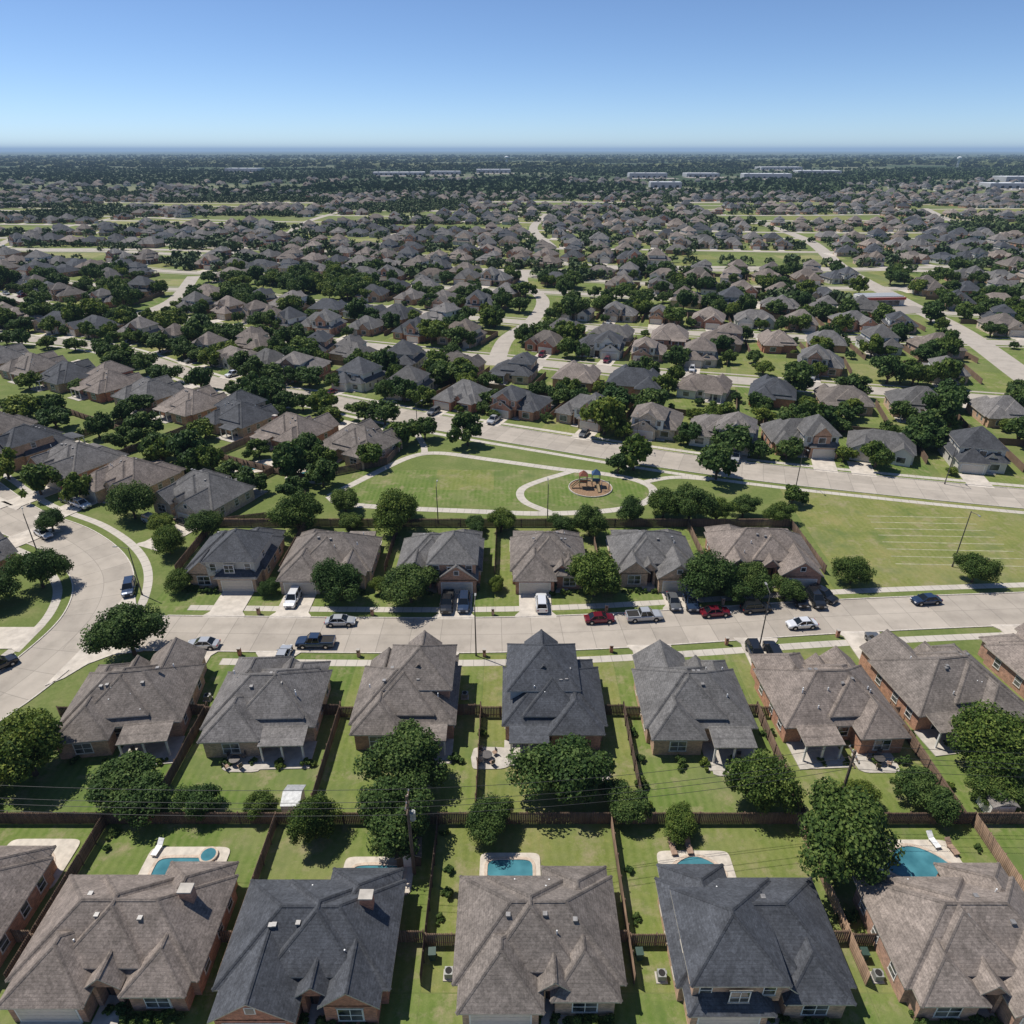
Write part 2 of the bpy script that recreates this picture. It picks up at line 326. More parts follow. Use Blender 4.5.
def gable(rb,wb,x0,x1,y0,y1,z,p,ov=.4,t=.16,caps=True,wm='brick'):
    xm=(x0+x1)/2; ye=y0-.3; h=(x1-x0)/2+ov; zr=z+p*h
    for sx in (-1,1):
        xe=xm+sx*h
        A=(xe,ye,z);B=(xe,y1,z);C=(xm,y1,zr);D=(xm,ye,zr); up=lambda q:(q[0],q[1],q[2]+t)
        top=[up(A),up(B),up(C),up(D)]; bot=[A,D,C,B]
        if sx<0: top=top[::-1]; bot=bot[::-1]
        rb.poly(top,'shingle'); rb.poly(bot,'soffit')
        e=[A,D,up(D),up(A)]; rb.poly(e if sx<0 else e[::-1],'fascia'); e=[A,B,up(B),up(A)]; rb.poly(e,'fascia')
    if caps: cap(rb,(xm,ye,zr+t),(xm,y1,zr+t))
    zw=z+ov*p
    wb.poly([(x0,y0,z-.1),(x1,y0,z-.1),(x1,y0,zw),(xm,y0,zr),(x0,y0,zw)],wm)
    wb.poly([(x0,y1,z-.1),(x0,y0,z-.1),(x0,y0,zw),(x0,y1,zw)],wm); wb.poly([(x1,y0,z-.1),(x1,y1,z-.1),(x1,y1,zw),(x1,y0,zw)],wm)
    return zr+t
def walls(wb,x0,x1,y0,y1,z,m='brick',z0=0):
    c=[(x0,y0),(x1,y0),(x1,y1),(x0,y1)]
    for i in range(4):
        a=c[i];b=c[(i+1)%4]; wb.poly([(*a,z0),(*b,z0),(*b,z),(*a,z)],m)
def win(ob,side,c,a,zc,w,h,det=True):
    sg={'f':-1,'b':1,'l':-1,'r':1}[side]
    def bx(off,th,ww,hh,m,da=0,dz=0):
        if side in 'fb': ob.box(a+da,c+sg*(off+th/2),zc+dz,ww,th,hh,m,0,True)
        else: ob.box(c+sg*(off+th/2),a+da,zc+dz,th,ww,hh,m,0,True)
    if not det:
        bx(0,.04,w+.2,h+.2,'white_trim'); bx(.041,.02,w,h,'window_glass'); return
    bx(0,.05,w+.18,h+.18,'white_trim'); bx(.052,.015,w,h,'window_glass'); bx(.069,.03,w,.06,'white_trim')
    n=2 if w>1.3 else 1
    for k in range(1,n+(1 if n>1 else 0)):
        bx(.070,.033,.06,h,'white_trim',da=-w/2+w*k/n)
    bx(0,.10,w+.3,.09,'patio_concrete',dz=-h/2-.14)
    bx(0,.03,w+.4,.16,'soffit',dz=h/2+.18)
def garage(ob,c,a,w=4.9,h=2.2,det=True):
    ob.box(a,c-.02,h/2+.02,w+.3,.05,h+.2,'white_trim')
    if det:
        for k in range(4): ob.box(a,c-.065,h*(k+.5)/4+.02,w,.03,h/4-.035,'garage_door',0,True)
    else: ob.box(a,c-.065,h/2,w,.03,h-.05,'garage_door')
def gen_house(seed,W=15.5,D=11,g=1,two=0,det=True,gp=3,gk='G',pitch=.75,backpatio=True,cross=True,back=True,bmax=2.4,wm='brick'):
    r=random.Random(seed); rb,wb,ob,pb=MB(),MB(),MB(),MB(); z=2.75; x0,x1,y0,y1=-W/2,W/2,-D/2,D/2
    hip(rb,x0,x1,y0,y1,z,pitch,caps=det); walls(wb,x0,x1,y0,y1,z+.1,wm)
    gw=6.3; ga=(x1-.5-gw,x1-.5) if g>0 else (x0+.5,x0+.5+gw); gy=y0-gp
    if gk=='G': gable(rb,wb,ga[0],ga[1],gy,0,z+.007,pitch,caps=det,wm=wm)
    else: hip(rb,ga[0],ga[1],gy,.5,z+.007,pitch,caps=det)
    walls(wb,ga[0],ga[1],gy,0,z+.05,wm); gc=(ga[0]+ga[1])/2; garage(ob,gy,gc,det=det)
    if gk=='G': win(ob,'f',gy,gc,z+1.35,.7,.7,False)
    ww=r.uniform(4.2,5.0); wp=min(gp*.6,r.uniform(1.2,2.0)); wa=(x0+.6,x0+.6+ww) if g>0 else (x1-.6-ww,x1-.6)
    if r.random()<.65: gable(rb,wb,wa[0],wa[1],y0-wp,0,z+.013,pitch+.1,caps=det,wm=wm)
    else: hip(rb,wa[0],wa[1],y0-wp,.3,z+.013,pitch,caps=det)
    walls(wb,wa[0],wa[1],y0-wp,0,z+.04,wm); wc=sum(wa)/2; win(ob,'f',y0-wp,wc,1.5,2.0,1.5,det)
    ex=(ga[0]-1.35) if g>0 else (ga[1]+1.35)
    gable(rb,wb,ex-1.15,ex+1.15,y0-.9,.2,3.0,.95,caps=det,wm=wm); walls(wb,ex-1.15,ex-.75,y0-.9,y0,3.0,wm); walls(wb,ex+.75,ex+1.15,y0-.9,y0,3.0,wm)
    ob.box(ex,y0-.02,1.45,1.5,.04,2.9,'dark_void'); ob.box(ex,y0-.07,1.08,1.0,.05,2.1,'front_door'); pb.box(ex,y0-1.3,.07,2.2,2.5,.14,'patio_concrete')
    mid=(ex+wc)/2
    if abs(ex-wc)>4.6: win(ob,'f',y0,mid,1.5,1.0,1.5,det)
    bs=-1 if r.random()<.5 else 1
    if back:
        bw=r.uniform(5.2,6.4); ba=(x0+.45,x0+.45+bw) if bs<0 else (x1-.45-bw,x1-.45); bp=r.uniform(.6,1)*bmax
        hip(rb,ba[0],ba[1],-.5,y1+bp,z+.021,pitch,caps=det); walls(wb,ba[0],ba[1],0,y1+bp,z+.03,wm); win(ob,'b',y1+bp,sum(ba)/2,1.5,1.9,1.4,det)
    if cross:
        cw=r.uniform(6.6,7.8); cx=r.uniform(-1.6,1.6)-g*.5; cz=z+.9
        hip(rb,cx-cw/2,cx+cw/2,y0+.4,y1-.5,cz,pitch,ov=.3,caps=det); walls(wb,cx-cw/2,cx+cw/2,y0+.5,y1-.5,cz+.05,'siding',2.8)
    if two:
        tw=r.uniform(7.0,8.6); tx=gc-g*(tw-gw)/2-g*.1; tz=5.35; ty0,ty1=gy+.9,1.8
        if two==2: tw=W-2; tx=0; ty1=y1-1.2; ty0=y0+.4
        hip(rb,tx-tw/2,tx+tw/2,ty0,ty1,tz,pitch,caps=det)
        if r.random()<.7: gable(rb,wb,tx-1.9,tx+1.9,ty0-.55,0,tz+.01,pitch+.15,caps=det,wm=wm); walls(wb,tx-1.9,tx+1.9,ty0-.55,ty0,tz+.05,wm,2.9)
        walls(wb,tx-tw/2,tx+tw/2,ty0,ty1,tz+.1,wm if r.random()<.6 else 'siding',2.6)
        win(ob,'f',ty0-.55,tx,4.3,1.5,1.3,det)
        for k in (-1,1): win(ob,'f',ty0,tx+k*tw*.36,4.3,.9,1.3,det)
        win(ob,'b',ty1,tx-1.8,4.4,1,1.1,det); win(ob,'b',ty1,tx+1.8,4.4,1,1.1,det)
        for sd,cc in (('l',tx-tw/2),('r',tx+tw/2)): win(ob,sd,cc,(ty0+ty1)/2,4.4,.9,1.1,det)
    for sd,cc in (('l',x0),('r',x1)):
        for a in (-D*.3,D*.05,D*.33): win(ob,sd,cc,a,1.6,.9,1.2,det)
    pc=-bs*(W/4)*1.05
    if backpatio:
        pd=r.uniform(2.6,3.4); pw=r.uniform(4.6,6); zz=2.62
        P=[(pc-pw/2,y1-.1,zz+.35),(pc+pw/2,y1-.1,zz+.35),(pc+pw/2,y1+pd,zz),(pc-pw/2,y1+pd,zz)]
        rb.poly([(p[0],p[1],p[2]+.14) for p in P],'shingle'); rb.poly(P[::-1],'soffit')
        for i in range(1,4):
            a,b=P[i],P[(i+1)%4]; rb.poly([a,b,(b[0],b[1],b[2]+.14),(a[0],a[1],a[2]+.14)],'fascia')
        for s in (-1,0,1): pb.box(pc+s*(pw/2-.25),y1+pd-.25,zz/2,.2,.2,zz-.02,'white_trim')
        pb.box(pc,y1+pd/2+.5,.06,pw+1.2,pd+1,.12,'patio_concrete')
        ob.box(pc,y1+.03,1.1,2.4,.05,2.15,'white_trim'); ob.box(pc-.6,y1+.07,1.1,1.05,.02,2.0,'window_glass',0,True); ob.box(pc+.6,y1+.07,1.1,1.05,.02,2.0,'window_glass',0,True)
        win(ob,'b',y1,bs*.2,1.6,1.2,1.3,det)
    if det:
        zr=z+.16+pitch*(D/2+.45)
        for k in range(4):
            vx=r.uniform(-W*.25,W*.25); yy=r.choice((-1,1))*r.uniform(.8,1.4); zz=zr-pitch*abs(yy)
            rb.box(vx,yy,zz+.10,.40,.40,.18,'metal_vent')
        for k in range(6):
            vx=r.uniform(-W*.36,W*.36); lim=D/2-.6; yy=r.choice((-1,1))*r.uniform(1.8,lim); zz=zr-pitch*abs(yy)
            rb.cyl((vx,yy,zz-.1),(vx,yy,zz+.45),.07,.07,6,'white_plastic')
        if r.random()<.25:
            wb.box(-g*(W/2-2.4),1.2,3.7,1.1,.8,5.0,'brick'); wb.box(-g*(W/2-2.4),1.2,6.27,1.25,.95,.14,'patio_concrete')
    return rb,wb,ob,pb,gc,gy
PLACED=[]
def near_house(seed,X,Y,rot,col,**k):
    rb,wb,ob,pb,gc,gy=gen_house(seed,**k)
    e=obj('brick_house',None,(X,Y,0),rot)
    for n,b in (('roof',rb),('walls',wb),('windows_and_doors',ob),('patio',pb)): obj(n,b.mesh(n),parent=e,color=col)
    PLACED.append((X,Y)); c,s=math.cos(rot),math.sin(rot)
    return (X+gc*c-gy*s, Y+gc*s+gy*c)
def driveway(x0,y0,x1,y1,w=5.2,name='driveway'):
    p=Vector((x0,y0));q=Vector((x1,y1)); d=(q-p).normalized(); n=Vector((-d.y,d.x))*w/2; n2=n*1.25; mb=MB(); h=.13
    pts=[p+n,p-n,q-n-d*1.2,q-n2-d*.3,q+n2-d*.3,q+n-d*1.2]
    mb.poly([(a.x,a.y,h) for a in pts],'drive_concrete')
    for i in range(len(pts)):
        a=pts[i];b=pts[(i+1)%len(pts)]; mb.poly([(a.x,a.y,0),(b.x,b.y,0),(b.x,b.y,h),(a.x,a.y,h)],'drive_concrete')
    a,b=q+n2-d*.3,q-n2-d*.3; e=d*.55
    mb.poly([(a.x,a.y,h),(b.x,b.y,h),(b.x+e.x,b.y+e.y,.018),(a.x+e.x,a.y+e.y,.018)],'drive_concrete')
    Ln=(q-p).length; t=3.0
    while t<Ln-1.5:
        c=p+d*t; mb.box(c.x,c.y,h+.002,w*.98,.05,.004,'kerb_concrete',math.atan2(n.y,n.x)); t+=3
    obj(name,mb.mesh(name))
pi=math.pi
BR=BROWN;DK=DARK;GY=GREY
row1=[(-53.4,40,BR[0],dict(W=15,D=9,g=1,gp=2,gk='H')),(-34.6,38.2,BR[0],dict(W=15.4,D=8.8,g=-1,gp=2.1,gk='H')),(-17.6,37.6,DK[0],dict(W=14,D=9,g=-1,gp=2.6,gk='G')),
 (2.3,38,BR[1],dict(W=13.8,D=9,g=-1,gp=2.2,gk='H')),(21.3,37.8,DK[0],dict(W=14.2,D=9,g=-1,gp=2.2,gk='H',two=1)),(40.6,37.8,BR[2],dict(W=14.6,D=9.2,g=1,gp=2.3)),(59,38,DK[1],dict(W=15,D=9.5))]
for i,(X,Y,c,k) in enumerate(row1):
    gx,gy=near_house(100+i,X,Y,0,c,backpatio=False,bmax=1.6,**k); driveway(gx,gy+.2,gx,18.2)
row2=[(-48.6,67.8,pi+.12,BR[1],dict(W=14,D=10,g=-1,cross=True)),(-31,67.4,pi+.03,GY[1],dict(W=13,D=9.6,g=1,gk='H')),(-13.4,68.2,pi,BR[1],dict(W=12.2,D=10,g=-1,two=1,gk='H',gp=2.2)),
 (5.2,68,pi,DK[0],dict(W=12.0,D=10,g=1,two=1,gk='H',gp=2.6)),(23.0,67.6,pi,GY[0],dict(W=12.8,D=10,g=1)),(40.3,68,pi+.05,BR[0],dict(W=14,D=10,g=1,gk='H')),
 (57,70.5,pi+.14,BR[1],dict(W=14,D=10,g=1)),(75,73.5,pi+.14,BR[2],dict(W=14,D=10.5,g=-1,two=0)),(93,76,pi+.1,GY[0],dict(W=14,D=10.5,g=-1))]
def main_y(x): return float(np.interp(x,main[:,0],main[:,1]))
drv2=[]
for i,(X,Y,ro,c,k) in enumerate(row2):
    gx,gy=near_house((230 if i!=3 else 241)+i,X,Y,ro,c,**k); driveway(gx,gy-.2,gx,main_y(gx)-4.2); drv2.append((gx,gy))
row3=[(-48,103.6,DK[1],dict(W=12.6,D=10,g=1,two=1,gk='H')),(-31.2,103.2,BR[1],dict(W=14.6,D=10.5,g=-1,gk='H')),(-12.2,103,GY[0],dict(W=13.6,D=10,g=1,two=1)),
 (6.2,103.2,BR[1],dict(W=12.2,D=10.5,g=-1,gk='H')),(24.3,103.6,GY[0],dict(W=13.4,D=10.5,g=1,two=0)),(43.6,104.6,BR[0],dict(W=16.5,D=10.5,g=1,gk='G',two=0))]
drv3=[]
for i,(X,Y,c,k) in enumerate(row3):
    gx,gy=near_house(350+i,X,Y,-.05 if i==5 else 0,c,**k); driveway(gx,gy+.2,gx,main_y(gx)+4.2); drv3.append((gx,gy))
rowL=[(-63,128,.42,GY[0],dict(W=15,D=11)),(-81.5,135.5,.45,BR[0],dict(W=14.5,D=11,g=-1,gk='H')),(-98.5,144.5,.5,GY[1],dict(W=15,D=11)),(-115,155,.52,DK[1],dict(W=14,D=11,two=1)),(-131.5,166,.52,BR[1],dict(W=14,D=11)),
 (-96,101,.45+pi,GY[1],dict(W=14,D=11)),(-90,80,-pi/2+pi,BR[0],dict(W=14,D=10.5)),(-112,112,.5+pi,DK[0],dict(W=14,D=11)),(-129,124,.5+pi,BR[0],dict(W=14,D=11)),
 (-36.5,155,pi-.52,BR[1],dict(W=15,D=11)),(-54.5,163,pi-.52,BR[0],dict(W=14.5,D=11,g=-1)),(-71.5,173,pi-.52,DK[1],dict(W=14,D=11,two=1)),(-88,183,pi-.53,BR[2],dict(W=14,D=11)),(-104.5,193,pi-.53,GY[0],dict(W=14,D=11)),(-121,202,pi-.53,BR[0],dict(W=14,D=11,two=1)),(-138,211,pi-.53,DK[1],dict(W=14,D=11)),(-155,221,pi-.53,BR[1],dict(W=14,D=11)),(-172,231,pi-.53,GY[1],dict(W=14,D=11)),
 (-148,177,-.55,GY[0],dict(W=14,D=11)),(-165,188,-.55,BR[0],dict(W=14,D=11))]
for i,(X,Y,ro,c,k) in enumerate(rowL):
    if i<5: ro=-ro-.0
    if 5<=i<9 and i!=6: ro=pi-.55
    gx,gy=near_house(500+i,X,Y,ro,c,**k)
    d=Vector((math.sin(ro),-math.cos(ro))); ln=9 if i>=9 else 9.5
    driveway(gx-d.x*.2,gy-d.y*.2,gx+d.x*ln,gy+d.y*ln)
# ---------------------------------------------------------------- far subdivision houses (shared meshes)
FAR=[]
for i in range(16):
    rb,wb,ob,pb,gc,gy=gen_house(900+i*3,W=12.0+(i%5)*.9 if i<14 else 12,D=9.5+(i%3)*.9,g=1 if i%2 else -1,two=(1 if i%3==0 else 0) if i<14 else 2,det=False,gk='G' if i%4<2 else 'H',backpatio=(i%2==0),pitch=.62+.06*(i%4),cross=(i%3!=1 and i<14),wm='siding' if i in (4,9,14) else 'brick')
    mb=MB(); [mb.merge(b) for b in (rb,wb,ob,pb)]; FAR.append((mb.mesh('brick_house_mesh'),gc,gy))
cross=[smooth([(140,120),(155,175),(165,215),(182,284),(190,348),(205,450),(240,600),(250,760)]),smooth([(-6,232),(-2,270),(9,303),(15,350),(6,400),(8,440)]),
 smooth([(-170,300),(-165,345),(-185,420)]),smooth([(-330,350),(-350,470),(-420,640),(-430,900)]),smooth([(360,250),(380,420),(430,560),(440,720),(520,950)]),smooth([(30,560),(20,700),(40,860)]),smooth([(-185,600),(-210,760),(-200,950)]),
 smooth([(-520,560),(-380,545),(-250,540),(-160,505),(-80,470),(8,440),(90,455),(205,450)]),smooth([(-200,950),(-60,900),(40,860),(150,800),(250,760),(440,720),(620,760)]),smooth([(-700,1060),(-500,1090),(-250,1050),(0,1080),(250,1060),(600,1120)]),smooth([(205,450),(300,430),(380,420),(480,440)])]
for c,wd,zz in zip(cross,(5,3.2,3.6,3.6,4,4,4,5,5,8,5),(.018,.018,.018,.018,.018,.018,.018,.028,.028,.028,.030)): ribbon('road',c,wd,-wd,zz,'far_concrete')
crossP=np.concatenate(cross)
clear=[(-255,511,100,24),(-277,765,150,50),(160,500,70,26),(60,1020,140,46),(-520,690,140,46),(420,520,70,34),(-60,700,80,26),(330,800,130,46),(182,340,22,18),(600,900,150,60),(-30,880,80,24),(-420,1000,190,56),(-190,400,34,16),(270,640,90,26),(90,640,60,20),(-360,610,80,22),(-120,600,40,18),(330,1010,150,40),(-640,900,140,46),(60,390,26,12),(300,330,30,16),(-140,830,80,26),(200,930,90,24),(500,640,80,24)]
def isclear(x,y): return any(((x-a)/c)**2+((y-b)/d)**2<1 for a,b,c,d in clear)
def dn(x,y):
    return math.sin(x*.0031+1.3)*math.cos(y*.0042+.5)+.6*math.sin(x*.0083-y*.006)+.4*math.sin(y*.017+x*.004)
def dn2(x,y): return math.sin(x*.013+y*.004+2)*math.cos(y*.016-x*.003)+.5*math.sin(x*.031+1)*math.sin(y*.029)
grid={}
def free(x,y,r=14.5):
    gx,gy=int(x//20),int(y//20)
    for i in (-1,0,1):
        for j in (-1,0,1):
            for (a,b) in grid.get((gx+i,gy+j),()):
                if (a-x)**2+(b-y)**2<r*r: return False
    return True
def put(x,y): grid.setdefault((int(x//20),int(y//20)),[]).append((x,y))
for p in PLACED: put(*p)
FC=BROWN*2+GREY*4+DARK*3+[(.165,.135,.112),(.135,.118,.106),(.19,.17,.155)]
def fcol():
    c=R_.choice(FC); f=R_.uniform(.75,1.12); return tuple(v*f for v in c)
DQ=[];TREES=[];fenceSegs=[];CARS=[]
NKS=16
roadsP=[coll]
for k in range(1,NKS+1):
    xm=.78*(150+66*k)+140
    roadsP.append(np.array([(x,Yk(k,x)) for x in np.arange(-xm,xm,7)],float))
for k,P in enumerate(roadsP):
    n=normals(P)
    if k>0: ribbon('road',P,4.1,-4.1,.022,'far_concrete')
    if k>0 and k<6:
        ribbon('sidewalk',P,7.2,5.9,.026,'far_concrete'); ribbon('sidewalk',P,-5.9,-7.2,.026,'far_concrete')
    s=np.concatenate([[0],np.cumsum(np.linalg.norm(np.diff(P,axis=0),axis=1))])
    for side in (1,-1):
        if k==0 and side<0: continue
        t=R_.uniform(0,18); lastlawn=-100; par=0
        while t<s[-1]:
            x=np.interp(t,s,P[:,0]);y=np.interp(t,s,P[:,1]); nx=np.interp(t,s,n[:,0]);ny=np.interp(t,s,n[:,1]); l=math.hypot(nx,ny);nx/=l;ny/=l
            off=18+R_.uniform(-1.5,2.4); hx,hy=x+nx*off*side,y+ny*off*side
            if abs(hx)>.78*hy+70: t+=19;continue
            wood=hy>300 and dn2(hx,hy)>.9
            if hy>750 and hx<-60 and dn2(hx,hy)>.05: wood=True
            skip=R_.random()<(0 if k==0 else .06 if hy<330 else .14)
            ok=not skip and not wood and not isclear(hx,hy) and free(hx,hy) and np.min((crossP[:,0]-hx)**2+(crossP[:,1]-hy)**2)>14.5**2
            if not isclear(hx,hy) and t-lastlawn>18.5 and hy>150 and not wood:
                q=[]
                for a,b in ((-9.2,5.0),(9.2,5.0),(9.2,31),(-9.2,31)): q.append((x+ny*a+nx*b*side,y-nx*a+ny*b*side))
                if side<0: q=q[::-1]
                par=1-par; lawn(q,R_.uniform(.05,.95),.003+.0011*((2*k+(side>0))%4)+.00055*par); lastlawn=t
            if ok:
                me,gc,gy=R_.choice(FAR)
                if k==0 and hx>0: me,gc,gy=FAR[R_.choice((0,3,6,9,12,14,15,4))]
                d=(-nx*side,-ny*side); ang=math.atan2(d[0],-d[1])
                ang+=R_.uniform(-.22,.22)
                turned=k>2 and R_.random()<.14
                if turned: ang+=R_.choice((-1,1))*pi/2
                obj('brick_house',me,(hx,hy,R_.uniform(0,.02)),ang,color=fcol(),scale=R_.uniform(.9,1.08)); put(hx,hy)
                ca,sa=math.cos(ang),math.sin(ang); gx=hx+gc*ca-gy*sa; gyy=hy+gc*sa+gy*ca
                w=2.6; tx,ty=-d[1],d[0]; ln=max(3,((x-gx)*d[0]+(y-gyy)*d[1])-4.2)
                DQ.append([(gx+tx*w,gyy+ty*w),(gx-tx*w,gyy-ty*w),(gx-tx*w+d[0]*ln,gyy-ty*w+d[1]*ln),(gx+tx*w+d[0]*ln,gyy+ty*w+d[1]*ln)][::-1])
                if k<6 and R_.random()<.45: CARS.append((gx+d[0]*3.5,gyy+d[1]*3.5,math.atan2(d[1],d[0])))
                if k<6 and R_.random()<.15: CARS.append((x+nx*(3.2 if k else 2.6)*side,y+ny*(3.2 if k else 2.6)*side,math.atan2(-nx,ny)))
                m=1.0 if dn2(hx*1.7,hy*1.7)>-.15 else .6
                for a,b,pr in ((R_.uniform(-8,8),9.8,.9),(R_.uniform(-8,8),28.5,.85),(R_.uniform(-9,9),31,.8),(9.3,R_.uniform(8,30),.5),(R_.uniform(-9,9),27,.5),(-9.3,R_.uniform(8,12),.45),(R_.uniform(-9,9),33,.5)):
                    if R_.random()<pr*m: TREES.append((x+ny*a+nx*b*side,y-nx*a+ny*b*side,R_.choice((.35,.45,.6,.75,.9,1.05,1.25))*R_.uniform(.9,1.1)))
                if k<5:
                    A=(x+ny*9.4+nx*15*side,y-nx*9.4+ny*15*side);B=(x+ny*9.4+nx*32.5*side,y-nx*9.4+ny*32.5*side);C=(x-ny*9.4+nx*32.5*side,y+nx*9.4+ny*32.5*side)
                    fenceSegs.append((A,B));
                    if side>0 : fenceSegs.append((B,C))
                t+=17.4+R_.uniform(0,4.2)
            else:
                nt_=5 if wood else (4 if skip else 1)
                if not isclear(hx,hy):
                    for _ in range(nt_):
                        if R_.random()<.8: TREES.append((hx+R_.uniform(-9,9),hy+R_.uniform(-11,11),R_.uniform(.7,1.4)))
                t+=19 if skip else 7
mb=MB()
for q in DQ: mb.poly([(a,b,.034) for a,b in q],'drive_concrete')
obj('driveways',mb.mesh('driveways'))
mb=MB()
for i,(A,B) in enumerate(fenceSegs):
    mx=(A[0]+B[0])/2;my=(A[1]+B[1])/2; mb.box(mx,my,.9,math.hypot(A[0]-B[0],A[1]-B[1]),.08,1.8,'fence_wood',math.atan2(B[1]-A[1],B[0]-A[0]))
me=mb.mesh('wooden_fence'); a=me.attributes.new('tint','FLOAT','POINT'); a.data.foreach_set('value',[ .5 ]*len(me.vertices)); obj('wooden_fence',me)
for i,(a,b,c,d) in enumerate(clear):
    if i==8: continue
    for j in range(3): 
        ox=(j-1)*c*.62; hh=d*(.8 if j==1 else .55)
        lawn([(a+ox-c*.31,b-hh*R_.uniform(.7,1)),(a+ox+c*.31,b-hh*R_.uniform(.7,1)),(a+ox+c*.31,b+hh*R_.uniform(.7,1)),(a+ox-c*.31,b+hh*R_.uniform(.7,1))],R_.choice((.3,.45,.85,.98)),.010+.002*(j%2))
me=npmesh('lawn',LV,LF,'lawn',LT); obj('lawn',me)
# ---------------------------------------------------------------- near fences (individual pickets)
def fence(pts,h=1.85,name='wooden_fence',tone=None):
    V=[];F=[];T=[]
    tone=R_.uniform(.15,.6) if tone is None else tone
    def bx(cx,cy,z0,z1,l,th,c,s,t):
        i=len(V)
        for z in (z0,z1):
            for a,b in ((-l/2,-th/2),(l/2,-th/2),(l/2,th/2),(-l/2,th/2)): V.append((cx+a*c-b*s,cy+a*s+b*c,z)); T.append(t)
        F.extend([(i,i+1,i+5,i+4),(i+1,i+2,i+6,i+5),(i+2,i+3,i+7,i+6),(i+3,i,i+4,i+7),(i+4,i+5,i+6,i+7)])
    for (x0,y0),(x1,y1) in zip(pts[:-1],pts[1:]):
        ln=math.hypot(x1-x0,y1-y0); a=math.atan2(y1-y0,x1-x0); c,s=math.cos(a),math.sin(a); n=int(ln/.19); pt=0
        for k in range(n):
            if k%13==0: pt=R_.uniform(-.15,.15); ph=R_.uniform(-.04,.04)
            q=(k+.5)*ln/n; bx(x0+c*q,y0+s*q,.03,h+ph+R_.uniform(-.02,.02),.17,.022,c,s,min(1,max(0,tone+pt+R_.uniform(-.15,.15))))
        for z in (.4,1.5): bx((x0+x1)/2-s*.035,(y0+y1)/2+c*.035,z,z+.09,ln,.04,c,s,tone)
        for k in range(int(ln/2.4)+1):
            q=min(ln,k*2.4); bx(x0+c*q-s*.08,y0+s*q+c*.08,0,h+.02,.1,.1,c,s,tone-.1)
    obj(name,npmesh(name,V,F,'fence_wood',T))
fence([(-64,51),(-44,51)]);fence([(-44,51.02),(-25.5,51.02)]);fence([(-25.5,51),(-8,51)]);fence([(-8,51),(10.7,51.02)]);fence([(10.7,51),(31,51)]);fence([(31,51),(50,51)]);fence([(50,51),(72,51)])
for x in b1[1:-1]: fence([(x,50.9),(x,34.5)],tone=.9 if x in(31,50) else None)
for (X,Y,c,k),i in zip(row1,range(9)):
    W=k['W']/2+.05; 
    if i>0: fence([(b1[i]+.1,38),(X-W,38)],tone=.65)
    if i<6: fence([(X+W,38.3),(b1[i+1]-.1,38.3)],tone=.65)
for x in b2[1:-1]: fence([(x,51.1),(x,68 if x<60 else 72)])
for (X,Y,ro,c,k),i in zip(row2,range(8)):
    W=k['W']/2+.1
    fence([(b2[i]+.1,67),(X-W,67)]); fence([(X+W,67.4),(b2[i+1]-.1,67.4)])
fence([(-58,118),(-40,118)]);fence([(-40,118),(-22,118.03)]);fence([(-22,118),(-3,118)]);fence([(-3,118),(15.2,118.03)]);fence([(15.2,118),(34,118)]);fence([(34,118),(54,118)])
for x in b3: fence([(x,117.9),(x,101)])
fence([(-58.5,51.1),(-60,66)])
fence([(-46,139),(-62,147),(-80,157),(-97,166),(-114,177),(-131,188)]); 
for x,y in ((-54,143),(-71,152),(-89,161),(-106,172)): fence([(x,y),(x-7,y-13)]); fence([(x,y),(x+7,y+13)])
fence([(-46,139),(-41,123),(-58,118)]); fence([(-46,139),(-29,148),(-27,158)])
# ---------------------------------------------------------------- trees
def rot_to(nv):
    a=np.cross(nv,NP.normal(size=nv.shape)); a/=np.linalg.norm(a,axis=1)[:,None]+1e-9; b=np.cross(nv,a); return a,b
def leafset(R,nl,ls,ncl,flat=.78,seed=0):
    rs=np.random.RandomState(seed)
    C=rs.normal(size=(ncl,3)); C/=np.linalg.norm(C,axis=1)[:,None]; C[:,2]=np.where(C[:,2]<-.25,-C[:,2],C[:,2])
    rr=R*(.22+.64*rs.rand(ncl)**.55); C=C*rr[:,None]; C[:,2]*=flat
    th=np.arctan2(C[:,1],C[:,0]); asym=1+.2*np.sin(th*2+rs.rand()*6)+.14*np.sin(th*3+rs.rand()*6); C[:,:2]*=asym[:,None]
    cr=R*(.13+.20*rs.rand(ncl)); ct=rs.rand(ncl)
    pr=cr**2; idx=rs.choice(ncl,nl,p=pr/pr.sum()); d=rs.normal(size=(nl,3)); d/=np.linalg.norm(d,axis=1)[:,None]
    rad=cr[idx]*(.42+.78*rs.rand(nl)**.7); P=C[idx]+d*rad[:,None]*np.array([1,1,.85]); 
    nv=d*.8+rs.normal(size=(nl,3))*.5+np.array([0,0,.25]); nv/=np.linalg.norm(nv,axis=1)[:,None]
    a,b=rot_to(nv); sz=ls*(.6+.8*rs.rand(nl))[:,None]/2
    asp=(.6+.5*rs.rand(nl))[:,None]
    V=np.stack([P-a*sz-b*sz*asp,P+a*sz*.8-b*sz*asp,P+a*sz+b*sz*asp,P-a*sz*.7+b*sz*asp],1)
    zmin=P[:,2].min(); V[:,:,2]-=zmin
    t=np.clip(.2+.5*ct[idx]+rs.normal(size=nl)*.22,0,1)
    return V,t,C-np.array([0,0,zmin])
